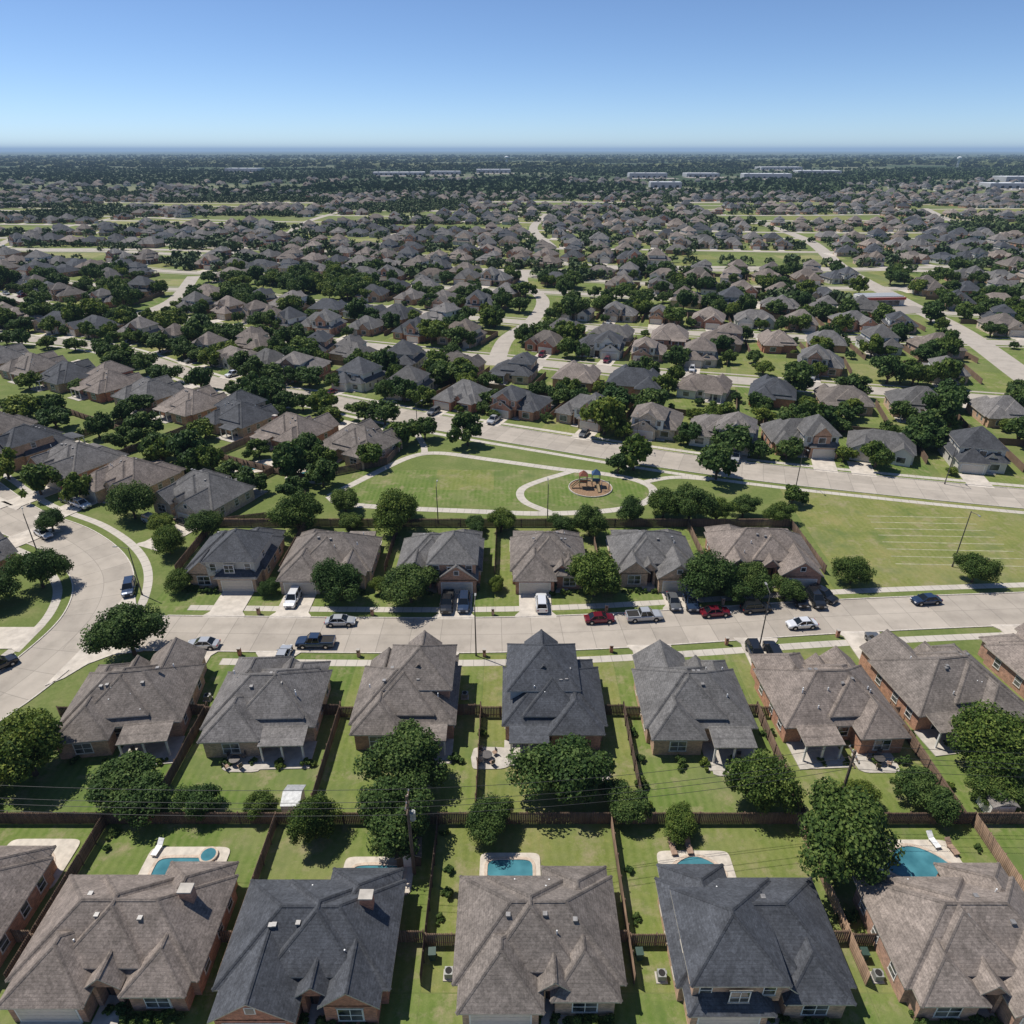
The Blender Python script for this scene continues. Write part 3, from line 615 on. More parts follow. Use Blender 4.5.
def make_tree(seed,R,nl,ls,ncl,th,trunk=True,mat='leaves'):
    V,t,C=leafset(R,nl,ls,ncl,seed=seed,flat=.66+.09*(seed%4)); V[:,:,2]+=th
    Vs=V.reshape(-1,3); T=np.repeat(t,4); F=np.arange(len(Vs)).reshape(-1,4); mi=np.zeros(len(F))
    if trunk:
        mb=MB(); rs=random.Random(seed); top=th+R*.55
        mb.cyl((0,0,-.1),(.05,.05,th*.7),.09*R*.8,.055*R,7,'bark',False); mb.cyl((.05,.05,th*.7),(0,0,top),.055*R,.02*R,6,'bark',False)
        for c in C[:12]: mb.cyl((0,0,th*.65+rs.random()*.5),(c[0]*.9,c[1]*.9,c[2]+th),.032*R,.008*R,5,'bark',False)
        n0=len(Vs); Vs=np.concatenate([Vs,np.array(mb.v)]); F=np.concatenate([F,np.array(mb.f)+n0]); T=np.concatenate([T,np.full(len(mb.v),.5)]); mi=np.concatenate([mi,np.ones(len(mb.f))])
    return npmesh('tree_mesh',Vs,F,[mat,'bark'],T,mi)
NEAR=[make_tree(20+i,4.4,22000,.21,40+i*9,1.5) for i in range(9)]
MID=[make_tree(60+i,4.4,3600,.48,24+i*2,1.4,mat='leaves') for i in range(8)]
BUSH=[make_tree(80+i,.9,900,.14,9,.05,trunk=False) for i in range(3)]
def tree(x,y,R,near=True,hs=None):
    me=R_.choice(NEAR if near else MID); s=R/4.9; o=obj('oak_tree',me,(x,y,0),R_.uniform(0,6.28),scale=(s*R_.uniform(.9,1.1),s*R_.uniform(.9,1.1),s*(hs or R_.uniform(.85,1.25))))
T1=[(-55.9,57.7,5.2),(-42.3,53.6,4.8),(-34.6,52.4,3),(-27.7,52.3,2.3),(-21,49.4,2.9),(-12.2,57,5.1),(-12.0,49.6,4.6),(-2.3,49.8,2.8),(5.3,54.8,5.8),(12.4,52.3,3),(17.9,50,2.5),(27.5,53.4,4.4),(45.5,53.4,3.2),(56,59.2,5.4),(38.9,54,2.2),(32.9,46.2,6.3),(54,54,3.4),(-62,53,4.4),
(-54.8,79.5,5),(-27.9,93.2,4.5),(-16.4,92.8,5.3),(13.5,94.5,5.2),(31.6,94.5,4.8),(36.5,93.5,3.5),(44.5,93.7,3.3),(39.6,95.2,3.5),(57.2,98.3,3.4),(78,98.6,3.4),(-78.6,97,4.8),(-55,96,2.8),(-83,92,4.4),(-76,62,5.4),
(-57.9,114,3.6),(-40.7,115.5,5),(-22,115,5),(-22.3,122.5,3.4),(-7,116,2.6),(-2,116,3.4),(14.7,114.5,3.9),(23.3,119.8,3.3),(30,121.7,4.4),(34.8,120,4.9),(40,119.5,3.8),(46,122,3.6),(9.3,116.5,2.8),(-31,117,3.0),(52,119,3.4),
(-11,160,5.3),(27.8,145,5.4),(24,143.2,3.8),(45.4,140,5.6),(-33.8,124.5,4),(-41,136,4.5),(-46,131,4),(-100,132,5.5),(-75,121.5,5),(-73.9,147.3,5.5),(-68,144,4.5),(-84,152,5),(-55.7,133,3.8),(-27.5,159.5,5.5),(-44,146,4),(-90,128,4),(-62,140,3.8),(-112,140,5),(-95,158,5),(-105,165,4.5),(-120,172,5.5),(-88,116,3.3),(-48,150,4.4),(-33,146,4.4),(-22,164,4),(-67,116,3.4),(-62,108,3.6),(58,128,3.2),(-78,165,4.5),(-60,152,4),(-130,140,5),(-140,160,5)]
for x,y,r in T1: tree(x,y,r*.97,near=y<126)
for i in range(60):
    x=R_.uniform(-155,-45); y=R_.uniform(140,235)
    if min((x-a)**2+(y-b)**2 for a,b in PLACED)>60 and abs(y-Yc(x))>9 and free(x,y,9) and y<Yc(x)-8 and np.min((left[:,0]-x)**2+(left[:,1]-y)**2)>80: tree(x,y,R_.uniform(2.6,5.6),False)
# street trees that break up the far left stretch of the collector road
nc=normals(coll)
for i in range(len(coll)):
    if -230<coll[i,0]<-28:
        for sd in (-1,1):
            if R_.random()<.62:
                o_=R_.uniform(7.2,10.5)*sd; x,y=coll[i]+nc[i]*o_
                if free(x,y,8.5): tree(x,y,R_.uniform(3.4,5.6),False)
for x,y in ((-57,101),(-40.5,98),(-22.3,98.5),(-3.3,99),(15,98.6),(33.8,99)): tree(x+.8,y-3,R_.uniform(1.4,2.1))
far=[]
allroad=np.concatenate([crossP]+[P for P in roadsP[:6]])
for (x,y,s) in TREES:
    if np.min((crossP[:,0]-x)**2+(crossP[:,1]-y)**2)<50: continue
    if y<430:
        if np.min((allroad[:,0]-x)**2+(allroad[:,1]-y)**2)<40: continue
        tree(x,y,s*5,False)
    else: far.append((x,y,s))
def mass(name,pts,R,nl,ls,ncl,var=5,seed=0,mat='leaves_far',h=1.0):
    sets=[leafset(R,nl,ls,ncl,seed=seed+i) for i in range(var)]
    pts=np.array(pts); Vs=[];Ts=[]
    for j in range(var):
        q=pts[j::var]; V,t,_=sets[j]; n=len(q)
        if n==0: continue
        an=NP.rand(n)*6.28; c=np.cos(an)[:,None,None];s=np.sin(an)[:,None,None]; sc=q[:,2][:,None,None]
        X=(V[None,:,:,0]*c-V[None,:,:,1]*s)*sc+q[:,0][:,None,None]; Y=(V[None,:,:,0]*s+V[None,:,:,1]*c)*sc+q[:,1][:,None,None]; Z=(V[None,:,:,2]+.6)*sc*h
        Vs.append(np.stack([X,Y,Z],-1).reshape(-1,3)); tt=np.clip(t[None,:]*.6+NP.rand(n)[:,None]*.5,0,1); Ts.append(np.repeat(tt.reshape(-1),4))
    Vs=np.concatenate(Vs);Ts=np.concatenate(Ts)
    obj(name,npmesh(name,Vs,np.arange(len(Vs)).reshape(-1,4),mat,Ts))
for i in range(9000):
    y=R_.uniform(330,1250); x=R_.uniform(-1,1)*(.8*y)
    if dn2(x*1.4+50,y*1.4)+.35*dn(x,y)<.42: continue
    if free(x,y,8) and not isclear(x,y) and np.min((crossP[:,0]-x)**2+(crossP[:,1]-y)**2)>60: far.append((x,y,R_.uniform(.7,1.5)))
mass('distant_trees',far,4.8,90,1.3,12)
WH=[(-330,2257,150,50),(-200,2320,90,40),(-60,2500,110,50),(360,2050,100,40),(520,2120,90,50),(660,2000,120,50),(1200,1800,120,50),(1450,2000,160,60),(950,2400,130,60),(-900,2600,120,50),(300,1500,60,30),(950,1480,70,40),(1000,2900,160,60)]
def inw(x,y): return any(abs(x-a)<w/2+25 and -150<(y-b)<d/2+15 for a,b,w,d in WH)
w1=[]
for i in range(30000):
    y=math.sqrt(R_.uniform(1120**2,3000**2)); x=R_.uniform(-1,1)*(.8*y)
    if inw(x,y): continue
    v=dn(x,y)
    if v>-.05 or R_.random()<.12: w1.append((x,y,R_.uniform(.9,1.7)))
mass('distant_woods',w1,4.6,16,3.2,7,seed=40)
w2=[]
for i in range(15000):
    y=3000/(1-R_.random()*.72); x=R_.uniform(-1,1)*(.8*y)
    if inw(x,y): continue
    if dn(x*.6,y*.5)>-.25: w2.append((x,y,R_.uniform(2.2,4.5)))
mass('distant_woods',w2,4.6,12,4.2,6,seed=50,h=.7,mat='leaves_hazed')
for i in range(420):
    y=R_.uniform(1230,1900); x=R_.uniform(-1,1)*.78*y
    if free(x,y,16) and dn(x,y)<.1 and not inw(x,y): put(x,y); obj('brick_house',R_.choice(FAR)[0],(x,y,0),R_.uniform(-.4,.4)+R_.choice((0,pi)),color=fcol(),scale=1.1)
for a,b,w,d in WH:
    mb=MB(); h=R_.uniform(7,11); mb.box(0,0,h/2,w,d,h,'warehouse_wall'); mb.box(0,0,h+.3,w-1,d-1,.6,'warehouse_roof'); 
    for k in range(int(w/14)): mb.box(-w/2+10+k*14,-d/2-.3,2.2,5,.5,4.2,'dark_void')
    for k in range(int(w/30)): mb.box(-w/2+15+k*30,R_.uniform(-d/3,d/3),h+1.5,5,4,2,'ac_metal')
    mb.box(0,-d/2-45,.06,w+30,86,.08,'far_concrete')
    for k in range(int(w/9)): mb.box(-w/2+k*9+R_.uniform(0,3),-d/2-R_.choice((20,40,62)),.8,2,4.6,1.4,R_.choice(('dark_void','white_plastic','chrome')))
    obj('warehouse',mb.mesh('warehouse'),(a,b,0),R_.uniform(-.2,.2))
mb=MB()
mb.box(0,0,2.0,20,10,4,'shed_white'); mb.box(0,-5.3,3.4,20.4,.6,1.1,'stone_red'); mb.box(0,0,4.2,19,9,.4,'tin_roof'); mb.box(0,-5.1,1.4,15,.2,2.0,'window_glass'); mb.box(0,-14,.06,30,15,.06,'far_concrete')
obj('shop_building',mb.mesh('shop_building'),(174,338,0),.1)
mb=MB()
for k in range(6): mb.cyl((5*math.cos(k),5*math.sin(k),0),(3*math.cos(k),3*math.sin(k),30),.5,.5,6,'white_plastic')
mb.cyl((0,0,29),(0,0,33),3,9,14,'white_plastic'); mb.cyl((0,0,33),(0,0,38),9,9,14,'white_plastic'); mb.cyl((0,0,38),(0,0,41),9,2,14,'white_plastic')
wt=mb.mesh('water_tower'); obj('water_tower',wt,(-25,3600,0)); obj('water_tower',wt,(1900,3300,0))
# ---------------------------------------------------------------- bushes round the near houses
def bushes(cx,y,w,n):
    for i in range(n): obj('shrub',R_.choice(BUSH),(cx-w/2+w*i/max(1,n-1)+R_.uniform(-.2,.2),y+R_.uniform(-.15,.15),0),R_.uniform(0,6),scale=R_.uniform(.55,1.15))
for (X,Y,c,k) in row1: 
    bushes(X-(k.get('g',1))*k['W']*.27,Y-k['D']/2-2.0,4.5,6); bushes(X,Y-k['D']/2-1.4,3,3)
for (X,Y,c,k) in row3: bushes(X-k['g']*k['W']*.27,Y-k['D']/2-2.8,5,5)
for (X,Y,ro,c,k) in row2[:7]:
    bushes(X,Y-k['D']/2-3.4,k['W']*.5,3); bushes(X+5,Y-8.5,3,2)
for x in (-40,-23,-5,14,31,49):
    for y in (53,56,60,64): 
        if R_.random()<.5: obj('shrub',R_.choice(BUSH),(x+R_.uniform(.8,1.3),y,0),0,scale=R_.uniform(.7,1.4))
for x in (-43,-24.5,-7,11.7,32,49):
    for y in (40.5,43,45.5,48,49.8):
        if R_.random()<.45: obj('shrub',R_.choice(BUSH),(x+R_.uniform(-.2,.5),y,0),0,scale=R_.uniform(.5,1.2))
# ---------------------------------------------------------------- pools
def pool(cx,cy,a,b,kid=0,deck=1.6,rot=0,spa=False):
    mb=MB(); n=36; e=2.0 if kid else 5.0; I=[];O=[];D=[]
    for i in range(n):
        t=2*pi*i/n; c,s=math.cos(t),math.sin(t); x=a*math.copysign(abs(c)**(2/e),c); y=b*math.copysign(abs(s)**(2/e),s)
        if kid: y+= .3*b*math.cos(x/a*2.4)*(1 if s>0 else .2)
        I.append((x,y)); O.append((x+c*.32,y+s*.32))
        D.append(((a+deck)*math.copysign(abs(c)**(.22),c),(b+deck)*math.copysign(abs(s)**(.22),s)))
    for i in range(n):
        j=(i+1)%n
        mb.poly([(*I[i],.17),(*O[i],.17),(*O[j],.17),(*I[j],.17)],'coping'); mb.poly([(*I[i],.03),(*I[i],.17),(*I[j],.17),(*I[j],.03)],'white_plastic')
        mb.poly([(*O[i],.12),(*D[i],.12),(*D[j],.12),(*O[j],.12)],'pool_deck'); mb.poly([(*D[i],.0),(*D[j],.0),(*D[j],.12),(*D[i],.12)],'pool_deck'); mb.poly([(*O[i],.12),(*O[j],.12),(*O[j],.17),(*O[i],.17)],'coping')
    mb.poly([(*p,.09) for p in I],'pool_water')
    if spa: 
        mb.cyl((a*.75,b+.2,.1),(a*.75,b+.2,.4),.95,.95,16,'coping'); mb.cyl((a*.75,b+.2,.4),(a*.75,b+.2,.41),.75,.75,16,'pool_water')
    obj('swimming_pool',mb.mesh('swimming_pool'),(cx,cy,0),rot)
pool(-49.4,46.2,2.2,1.3,1); pool(-33.6,45.6,2.9,1.25,0,1.3,spa=True); pool(-13.6,44.9,2.6,1.1,0,1.0); pool(-.2,45.3,2.3,1.35,0,.8); pool(18.8,45.3,2.7,1.3,1,1.1); pool(41.6,46,3.4,1.7,1,1.3); 
pool(-60,146.5,3.4,2,1,1.5,.4); pool(-45.5,141.8,3.2,2,1,1.5,-.3); pool(-84,144,3,2,1,1.2,.4)
def lounge(x,y,r,m='white_plastic'):
    mb=MB(); mb.box(0,0,.32,.62,1.2,.07,m,0,True)
    mb.poly([(-.31,.6,.32),(.31,.6,.32),(.31,1.15,.75),(-.31,1.15,.75)],m); mb.poly([(-.31,.6,.39),(-.31,1.12,.82),(.31,1.12,.82),(.31,.6,.39)],m)
    for a in (-.26,.26):
        for b in (-.5,.5): mb.box(a,b,.15,.05,.05,.3,m)
    obj('lounge_chair',mb.mesh('lounge_chair'),(x,y,.12),r)
for x,y in ((16.8,47.6),(18.5,47.7),(-37,47.5),(44.5,48.4),(46,47.6)): lounge(x,y,R_.uniform(-.3,.3),R_.choice(('cushion','white_plastic')))
def table_set(x,y,umb=False,m='pole_metal'):
    mb=MB(); mb.cyl((0,0,.70),(0,0,.75),.65,.65,14,m); mb.cyl((0,0,0),(0,0,.7),.05,.05,6,m)
    for k in range(4):
        a=k*pi/2+.4; cx,cy=1.1*math.cos(a),1.1*math.sin(a); mb.box(cx,cy,.43,.5,.5,.06,'cushion',a,True); mb.box(cx+.24*math.cos(a),cy+.24*math.sin(a),.7,.05,.5,.55,m,a,True)
        for s in (-1,1): mb.box(cx+.2*math.cos(a+s*.9),cy+.2*math.sin(a+s*.9),.2,.05,.05,.4,m)
    if umb: mb.cyl((0,0,.75),(0,0,2.4),.03,.03,6,m); mb.cyl((0,0,2.1),(0,0,2.6),1.4,.05,8,'cushion')
    obj('patio_table_set',mb.mesh('patio_table_set'),(x,y,.12),R_.random())
for x,y,u in ((-33,59.3,0),(-3.0,60,0),(8.5,59.6,0),(27,59,0),(43.8,59.5,0),(-45.2,59.9,0),(60,61.5,1),(45.5,43.5,0)): table_set(x,y,u)
for x,y,w,d in ((-32,59.6,5,3.2),(-2.6,60.2,4.6,3.6),(9.3,58.8,5.0,4.0),(26.2,58.9,5,3.2),(43.5,59.6,5,3.6),(59.5,61.8,5,3.6)):
    mb=MB(); n=14; P=[]
    for k in range(n):
        t=2*pi*k/n; P.append((w/2*math.copysign(abs(math.cos(t))**.4,math.cos(t))*R_.uniform(.92,1.05),d/2*math.copysign(abs(math.sin(t))**.4,math.sin(t))*R_.uniform(.92,1.05)))
    mb.poly([(a,b,.10) for a,b in P],'patio_concrete')
    for k in range(n): a=P[k];b=P[(k+1)%n]; mb.poly([(*a,0),(*b,0),(*b,.10),(*a,.10)],'patio_concrete')
    obj('paved_terrace',mb.mesh('paved_terrace'),(x,y,0))
def bin_(x,y,m):
    mb=MB(); mb.poly([(-.25,-.28,.05),(.25,-.28,.05),(.31,-.33,1.0),(-.31,-.33,1.0)],m); mb.poly([(.25,-.28,.05),(.25,.28,.05),(.31,.33,1.0),(.31,-.33,1.0)],m); mb.poly([(.25,.28,.05),(-.25,.28,.05),(-.31,.33,1.0),(.31,.33,1.0)],m); mb.poly([(-.25,.28,.05),(-.25,-.28,.05),(-.31,-.33,1.0),(-.31,.33,1.0)],m)
    mb.box(0,0,1.04,.68,.74,.08,m,0,True); mb.cyl((-.3,.3,.12),(.3,.3,.12),.12,.12,8,'tyre'); obj('rubbish_bin',mb.mesh('rubbish_bin'),(x,y,.02),R_.uniform(-.3,.3))
for i,(gx,gy) in enumerate(drv3): bin_(gx+3.4,gy+1.2,'bin_plastic')
for i in range(1,6): bin_(b1[i]+.8,36.9,'bin_plastic')
def mailbox(x,y):
    mb=MB(); mb.box(0,0,.6,.45,.45,1.2,'brick'); mb.box(0,0,1.25,.52,.52,.1,'patio_concrete'); mb.box(0,-.24,.95,.22,.04,.2,'dark_void',0,True); obj('brick_mailbox',mb.mesh('brick_mailbox'),(x,y,0))
for x in (-40,-22,-3,15,34): mailbox(x,main_y(x)+5.0)
for x in (-39.5,-22.2,-4,14.5,31.8,49): mailbox(x,main_y(x)-5.0)
def ac(x,y):
    mb=MB(); mb.box(0,0,.05,1.0,1.0,.1,'patio_concrete'); mb.box(0,0,.45,.72,.72,.7,'ac_metal'); mb.cyl((0,0,.8),(0,0,.83),.3,.3,12,'dark_void'); mb.box(.42,.1,.55,.1,.3,.4,'ac_metal')
    obj('air_conditioner',mb.mesh('air_conditioner'),(x,y,0))
for i,(X,Y,c,k) in enumerate(row1): 
    if i in (3,4,5): ac(X-k['W']/2-1.0,Y-2.6)
for (X,Y,ro,c,k) in row2[::2]: ac(X+k['W']/2+1,Y+2.5)
def shed(x,y,w,d,h,rm='tin_roof',rot=0,wm='shed_white'):
    wb=MB();rb=MB(); walls(wb,-w/2,w/2,-d/2,d/2,h,wm); gable(rb,wb,-w/2,w/2,-d/2,d/2,h,.45,ov=.15,t=.08,caps=False,wm=wm); wb.merge(rb)
    wb.poly([(-w/2,d/2,h-.1),(w/2,d/2,h-.1),(w/2,d/2,h+.08),(0,d/2,h+.45*w/2),(-w/2,d/2,h+.08)],wm); wb.box(0,-d/2-.02,.95,1.1,.05,1.8,'white_trim')
    me=wb.mesh('garden_shed'); 
    for i,m in enumerate(me.materials):
        if m.name=='shingle': me.materials[i]=M[rm]
    obj('garden_shed',me,(x,y,0),rot,color=(.2,.18,.16))
shed(-24.3,53.2,2.6,1.8,1.8,rot=pi/2); shed(-10.6,46.9,2.4,2.0,1.7,'pole_wood',.1,'pole_wood'); shed(53.5,52.8,2.6,2.2,2,'shingle')
# ---------------------------------------------------------------- cars
def car_mesh(kind):
    mb=MB()
    if kind=='sedan': Ln,W,st,gh=4.7,.91,[(-2.35,.55,.80),(-2.25,.80,.90),(-1.3,.97,.98),(-.6,.95,1),(.6,.93,1),(1.2,.92,.99),(2.0,.80,.93),(2.28,.68,.86),(2.36,.50,.78)],(-1.65,1.15,-1.0,.35,.95,1.44)
    elif kind=='suv': Ln,W,st,gh=4.8,.96,[(-2.4,.65,.85),(-2.35,1.02,.95),(-1.3,1.08,1),(0,1.06,1),(1.0,1.05,1),(2.0,.98,.95),(2.32,.85,.88),(2.4,.55,.80)],(-2.25,1.2,-2.0,.45,1.05,1.75)
    else: Ln,W,st,gh=5.7,1.0,[(-2.85,.7,.92),(-2.8,1.05,.98),(-1.3,1.07,1),(0,1.07,1),(1.3,1.08,1),(2.4,1.03,.96),(2.78,.9,.92),(2.86,.6,.85)],(-.75,1.45,-.6,.75,1.06,1.85)
    rings=[]
    for x,zb,wf in st:
        w=W*wf; zl=.28 if abs(x)<2.2 else .36
        rings.append([(x,-w*.93,zl),(x,-w,.5*min(1,zb/.7)),(x,-w*.985,zb-.12),(x,-w*.88,zb),(x,0,zb+.03),(x,w*.88,zb),(x,w*.985,zb-.12),(x,w,.5*min(1,zb/.7)),(x,w*.93,zl)])
    for a,b in zip(rings[:-1],rings[1:]):
        for k in range(8): mb.poly([a[k],a[k+1],b[k+1],b[k]],'car_paint')
    mb.poly(rings[0],'car_paint'); mb.poly(rings[-1][::-1],'car_paint')
    x0,x1,t0,t1,zb,zt=gh; wb_=W*.87; wt_=W*.70
    B=[(x0,-wb_),(x1,-wb_),(x1,wb_),(x0,wb_)]; T=[(t0,-wt_),(t1,-wt_),(t1,wt_),(t0,wt_)]
    zb-=.03
    for i in range(4):
        j=(i+1)%4; mb.poly([(*B[i],zb),(*B[j],zb),(*T[j],zt-.06),(*T[i],zt-.06)],'car_glass')
        mb.cyl((B[i][0],B[i][1],zb),(T[i][0],T[i][1],zt-.05),.055,.05,5,'car_paint',False)
        mb.poly([(*T[i],zt-.08),(*T[j],zt-.08),(T[j][0]*.97,T[j][1]*.93,zt),(T[i][0]*.97,T[i][1]*.93,zt)],'car_paint')
    mb.poly([(a*.97,b*.93,zt) for a,b in T],'car_paint')
    for sy in (-1,1):
        m=(x0+x1)/2; mt=(t0+t1)/2; mb.cyl((m,sy*wb_*1.005,zb),(mt,sy*wt_*1.01,zt-.05),.05,.045,5,'car_paint',False)
        mb.box(x1-.35,sy*(W+.06),zb+.03,.16,.2,.14,'car_paint',0,True)
        for wx in (-Ln*.29,Ln*.30):
            mb.cyl((wx,sy*(W-.23),.34),(wx,sy*(W+.015),.34),.345,.345,14,'tyre'); mb.cyl((wx,sy*(W+.016),.34),(wx,sy*(W+.03),.34),.2,.18,10,'chrome')
            mb.cyl((wx,sy*(W-.2),.40),(wx,sy*(W+.004),.40),.43,.43,14,'dark_void')
        mb.box(Ln/2-.06,sy*W*.62,.62,.12,.36,.14,'lamp_white',0,True); mb.box(-Ln/2+.05,sy*W*.68,.72,.12,.26,.16,'lamp_red',0,True)
    mb.box(Ln/2-.02,0,.48,.06,.8,.18,'dark_void',0,True); mb.box(0,0,.25,Ln*.9,W*1.7,.1,'dark_void',0,True)
    if kind=='pickup':
        mb.box(-1.8,0,1.085,1.85,W*1.55,.03,'dark_void')
        for sy in (-1,1): mb.box(-1.8,sy*W*.87,1.12,1.95,.12,.1,'car_paint')
        mb.box(-2.76,0,1.12,.1,W*1.8,.1,'car_paint')
    return mb.mesh(kind)
CM={k:car_mesh(k) for k in ('sedan','suv','pickup')}; CN={'sedan':'parked_car','suv':'parked_suv','pickup':'pickup_truck'}
WHT=(.75,.75,.75);BLK=(.015,.016,.018);SIL=(.42,.43,.44);RED=(.15,.010,.022);BLU=(.025,.045,.09);GRYc=(.12,.125,.13)
def car(kind,x,y,rot,col,z=.015): obj(CN[kind],CM[kind],(x,y,z),rot,color=col,scale=1.0)
a0=.03
for c in [('sedan',-26.5,86.9,a0,SIL),('pickup',-29,81.7,pi,BLU),('suv',-35.5,92.9,-pi/2,WHT),('sedan',13.6,87.6,a0+.06,RED),('pickup',20.6,88.2,a0+.06,SIL),('sedan',32,89.3,.12,RED),('suv',38.8,90.4,.12,BLK),
  ('sedan',67,92.6,pi+.12,BLU),('sedan',44.5,86.2,pi+.1,WHT),('suv',-63.6,96,-pi/2+.35,BLU),('suv',-72.5,76.5,.9,BLK),('sedan',-89,114.5,-.6,WHT),('sedan',-45.5,81.3,pi,SIL)]: car(*c)
cc=[BLK,WHT,GRYc,SIL,BLK,WHT,BLU,RED,SIL]
kk=['suv','sedan','pickup','suv','sedan','suv']
for i,(gx,gy) in enumerate(drv3):
    if i in (2,4,5): car(kk[i],gx-1.35,gy-3.3,-pi/2,BLK if i!=4 else GRYc,.135); car(kk[(i+1)%6],gx+1.35,gy-3.5,-pi/2,BLU if i!=5 else BLK,.135)
    elif i in (3,): car('suv',gx+1.0,gy-3.4,pi/2,WHT,.135)
car('suv',50.8,90.9+3,-pi/2+.6,BLK,.03)
for i,(gx,gy) in enumerate(drv2):
    if i in (3,5,6,1): car(kk[i%6],gx+1.2,gy+3.4,pi/2,[SIL,SIL,BLK,WHT,BLK,BLK,GRYc][i],.135)
    if i in (5,): car('suv',gx-1.4,gy+3.2,-pi/2,BLK,.135)
car('sedan',-64,119,-.55,BLK); car('suv',-70.5,119.5,-.55,SIL); car('sedan',-92,128.5,-.5,GRYc); car('suv',-88.5,126.6,-.5,WHT)
for (x,y,a) in CARS: car(R_.choice(kk),x,y,a,R_.choice(cc),.04)
# ---------------------------------------------------------------- poles and wires
def upole(x,y,h=10.5,tr=True):
    mb=MB(); mb.cyl((0,0,0),(0,0,h),.19,.13,8,'pole_wood'); mb.box(0,0,h-.6,.14,2.4,.16,'pole_wood',0,True); mb.box(0,0,h-1.7,.12,1.6,.14,'pole_wood',0,True)
    for s in (-1.05,-.4,.4,1.05): mb.cyl((0,s,h-.53),(0,s,h-.3),.06,.04,6,'white_plastic')
    if tr: mb.cyl((.4,0,h-3.2),(.4,0,h-2.2),.3,.3,10,'ac_metal'); mb.cyl((.4,0,h-2.2),(.4,0,h-2.1),.2,.1,8,'ac_metal')
    obj('utility_pole',mb.mesh('utility_pole'),(x,y,0))
PU=[(-72,47.2),(-9.9,45.2),(35.2,51.5),(96,50)]; HU=[11.3,11.3,10.5,11]
for i,(x,y) in enumerate(PU): upole(x,y,HU[i],i!=2)
mb=MB()
for i in range(3):
    (ax,ay),(bx,by)=PU[i],PU[i+1]; ha,hb=HU[i],HU[i+1]
    for s,zo in ((-1.05,-.3),(-.4,-.3),(1.05,-.3),(0,-2.6)):
        pr=None
        for k in range(17):
            t=k/16; p=(ax+(bx-ax)*t,ay+(by-ay)*t+s,ha+(hb-ha)*t+zo-4*1.1*t*(1-t))
            if pr: mb.cyl(pr,p,.022,.022,4,'wire',False)
            pr=p
obj('power_line',mb.mesh('power_line'))
def lamp(x,y,rot,h=9,arm=1.8):
    mb=MB(); mb.cyl((0,0,0),(0,0,.5),.16,.13,8,'pole_metal'); mb.cyl((0,0,.5),(0,0,h),.11,.07,8,'pole_metal'); mb.cyl((0,0,h-.15),(arm,0,h+.25),.045,.04,6,'pole_metal'); mb.box(arm+.25,0,h+.24,.65,.26,.12,'ac_metal',0,True); mb.box(arm+.28,0,h+.16,.4,.2,.03,'lamp_white',0,True)
    obj('street_lamp',mb.mesh('street_lamp'),(x,y,0),rot)
for a in [(-5.2,79.3,pi/2,9),(36.2,80.6,pi/2,10),(-14.5,119.5,pi/2,8),(7,120.5,pi/2,8),(77.5,103.5,-pi/2,11),(-61,94.8,pi,9),(-85,106.5,pi/2+.6,9),(-24,165.5,.9,9),(30,155.5,pi/2,9),(62,136.5,-pi/2,9),(95,137.5,pi/2,9),(-70,208,pi/2,9)]: lamp(*a)
# playground
mb=MB()
mb.cyl((0,0,0),(0,0,.06),4.6,4.6,32,'mulch')
for k in range(32):
    t=2*pi*k/32; mb.box(4.65*math.cos(t),4.65*math.sin(t),.12,.14,.94,.24,'kerb_concrete',t)
for cx,cy,m in ((-1.6,.2,'play_red'),(1.2,.9,'play_blue')):
    for a in (-.8,.8):
        for b in (-.8,.8): mb.cyl((cx+a,cy+b,0),(cx+a,cy+b,3.1),.07,.07,6,'play_yellow')
    mb.box(cx,cy,1.5,1.7,1.7,.1,'play_green',0,True); mb.cyl((cx,cy,3.05),(cx,cy,4.1),1.35,.05,4,m)
    mb.box(cx,cy-.82,1.9,1.6,.05,.6,m,0,True)
mb.box(-.2,.55,1.5,1.5,.8,.08,'play_yellow',0,True)
for s,(x,y),dx,dy in ((0,(-2.5,.2),-1.6,-.4),(1,(1.3,0),.3,-2.6)):
    p=Vector((x,y,1.5)); q=Vector((x+dx,y+dy,.25)); d=(q-p); n=Vector((-d.y,d.x,0)).normalized()*.3
    mb.poly([p-n,p+n,q+n,q-n],'play_yellow')
    for sg in (-1,1): mb.poly([p+n*sg,q+n*sg,q+n*sg+Vector((0,0,.25)),p+n*sg+Vector((0,0,.25))],'play_yellow')
for x in (2.2,3.8):
    mb.cyl((x,-2.2,0),(x,-1.6,2.3),.05,.05,6,'play_blue'); mb.cyl((x,-1,0),(x,-1.6,2.3),.05,.05,6,'play_blue')
mb.cyl((2.2,-1.6,2.3),(3.8,-1.6,2.3),.05,.05,6,'play_blue'); mb.box(2.7,-1.6,.5,.4,.2,.04,'tyre'); mb.box(3.3,-1.6,.5,.4,.2,.04,'tyre')
obj('playground_structure',mb.mesh('playground_structure'),(17,135.5,.03))
# faint mown strips on the open ground
mb=MB()
for k in range(8): mb.box(0,k*2.6,.0,24-k*.6,.3,.008,'chalk',.02)
obj('field_marking',mb.mesh('field_marking'),(80,104,.006),-.06)
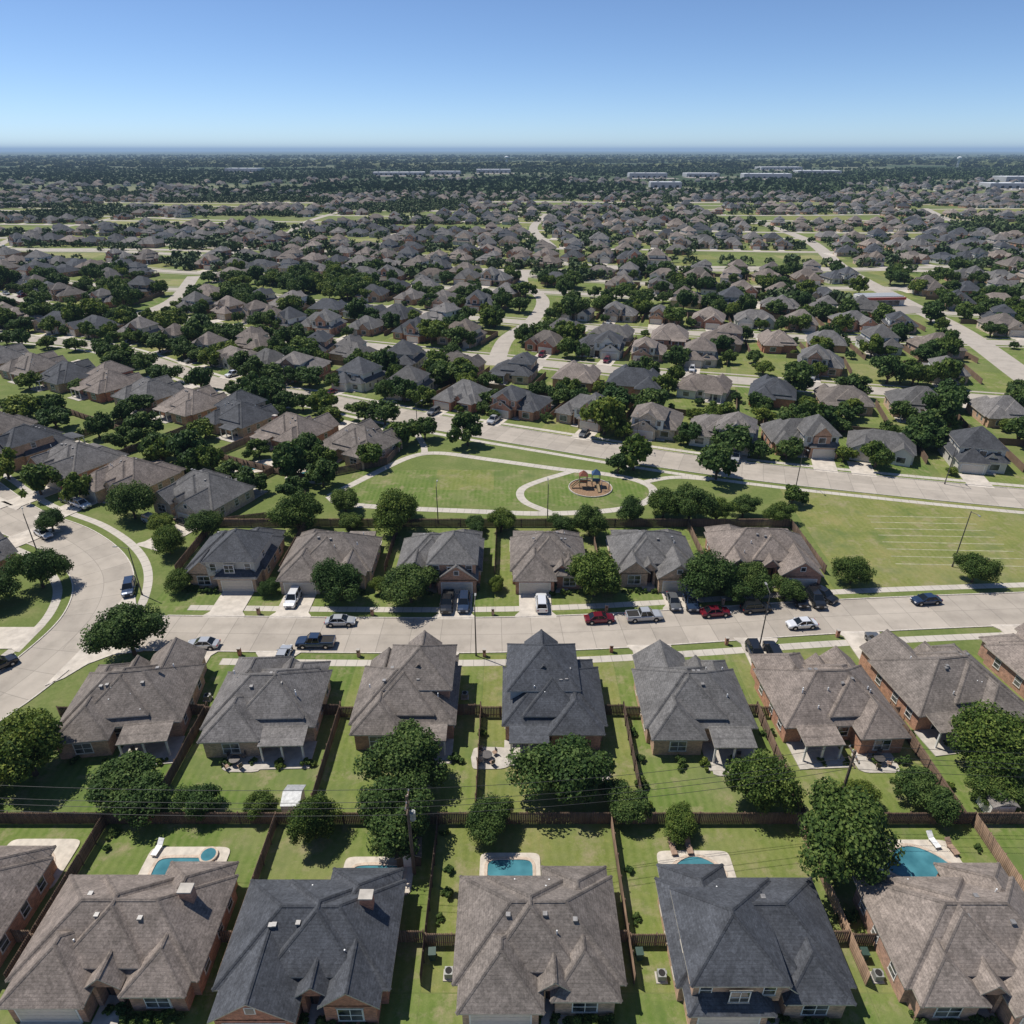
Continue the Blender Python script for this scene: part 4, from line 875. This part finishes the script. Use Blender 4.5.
# ---------------------------------------------------------------- thin homogeneous haze box; its blue emission stands in for scattered light
mb=MB(); mb.box(0,30000,80,110000,100000,180,'dark_void',0,True)
me=mb.mesh('glowing_haze'); m=bpy.data.materials.new('haze_emission'); m.use_nodes=True; nt=m.node_tree; nt.nodes.clear()
o=nt.nodes.new('ShaderNodeOutputMaterial'); v=nt.nodes.new('ShaderNodeVolumeAbsorption'); v.inputs['Color'].default_value=(0,0,0,1); D_=.00005; v.inputs['Density'].default_value=D_
e=nt.nodes.new('ShaderNodeEmission'); e.inputs['Color'].default_value=(.27,.40,.60,1); e.inputs['Strength'].default_value=D_; ad=nt.nodes.new('ShaderNodeAddShader')
nt.links.new(v.outputs[0],ad.inputs[0]); nt.links.new(e.outputs[0],ad.inputs[1]); nt.links.new(ad.outputs[0],o.inputs['Volume']); me.materials.clear(); me.materials.append(m); obj('glowing_haze',me)
# ---------------------------------------------------------------- light, world, camera
S=Vector((-.42,.24,.86)).normalized(); el=math.asin(S.z); az=math.atan2(S.x,S.y)
sl=bpy.data.lights.new('sun','SUN'); sl.energy=5.0; sl.angle=math.radians(.5); sl.color=(1,.955,.88)
so=obj('sun',sl); so.rotation_euler=S.to_track_quat('Z','Y').to_euler()
w=bpy.data.worlds.new('World'); scene.world=w; w.use_nodes=True; nt=w.node_tree; bg=nt.nodes['Background']
sk=nt.nodes.new('ShaderNodeTexSky'); sk.sky_type='NISHITA'; sk.sun_disc=False; sk.sun_elevation=el; sk.sun_rotation=az; sk.air_density=.56; sk.dust_density=.1; sk.ozone_density=6; sk.altitude=0
nt.links.new(sk.outputs[0],bg.inputs[0]); bg.inputs[1].default_value=.13
cam=bpy.data.cameras.new('camera'); co=obj('camera',cam,(0,0,65)); co.rotation_euler=(math.radians(90-27.61),0,0)
cam.lens=36*692/1024; cam.sensor_width=36; cam.clip_end=200000; cam.clip_start=.5; scene.camera=co
scene.view_settings.view_transform='Standard'; scene.view_settings.look='None'; scene.view_settings.exposure=0
print('OBJECTS',len(bpy.data.objects))
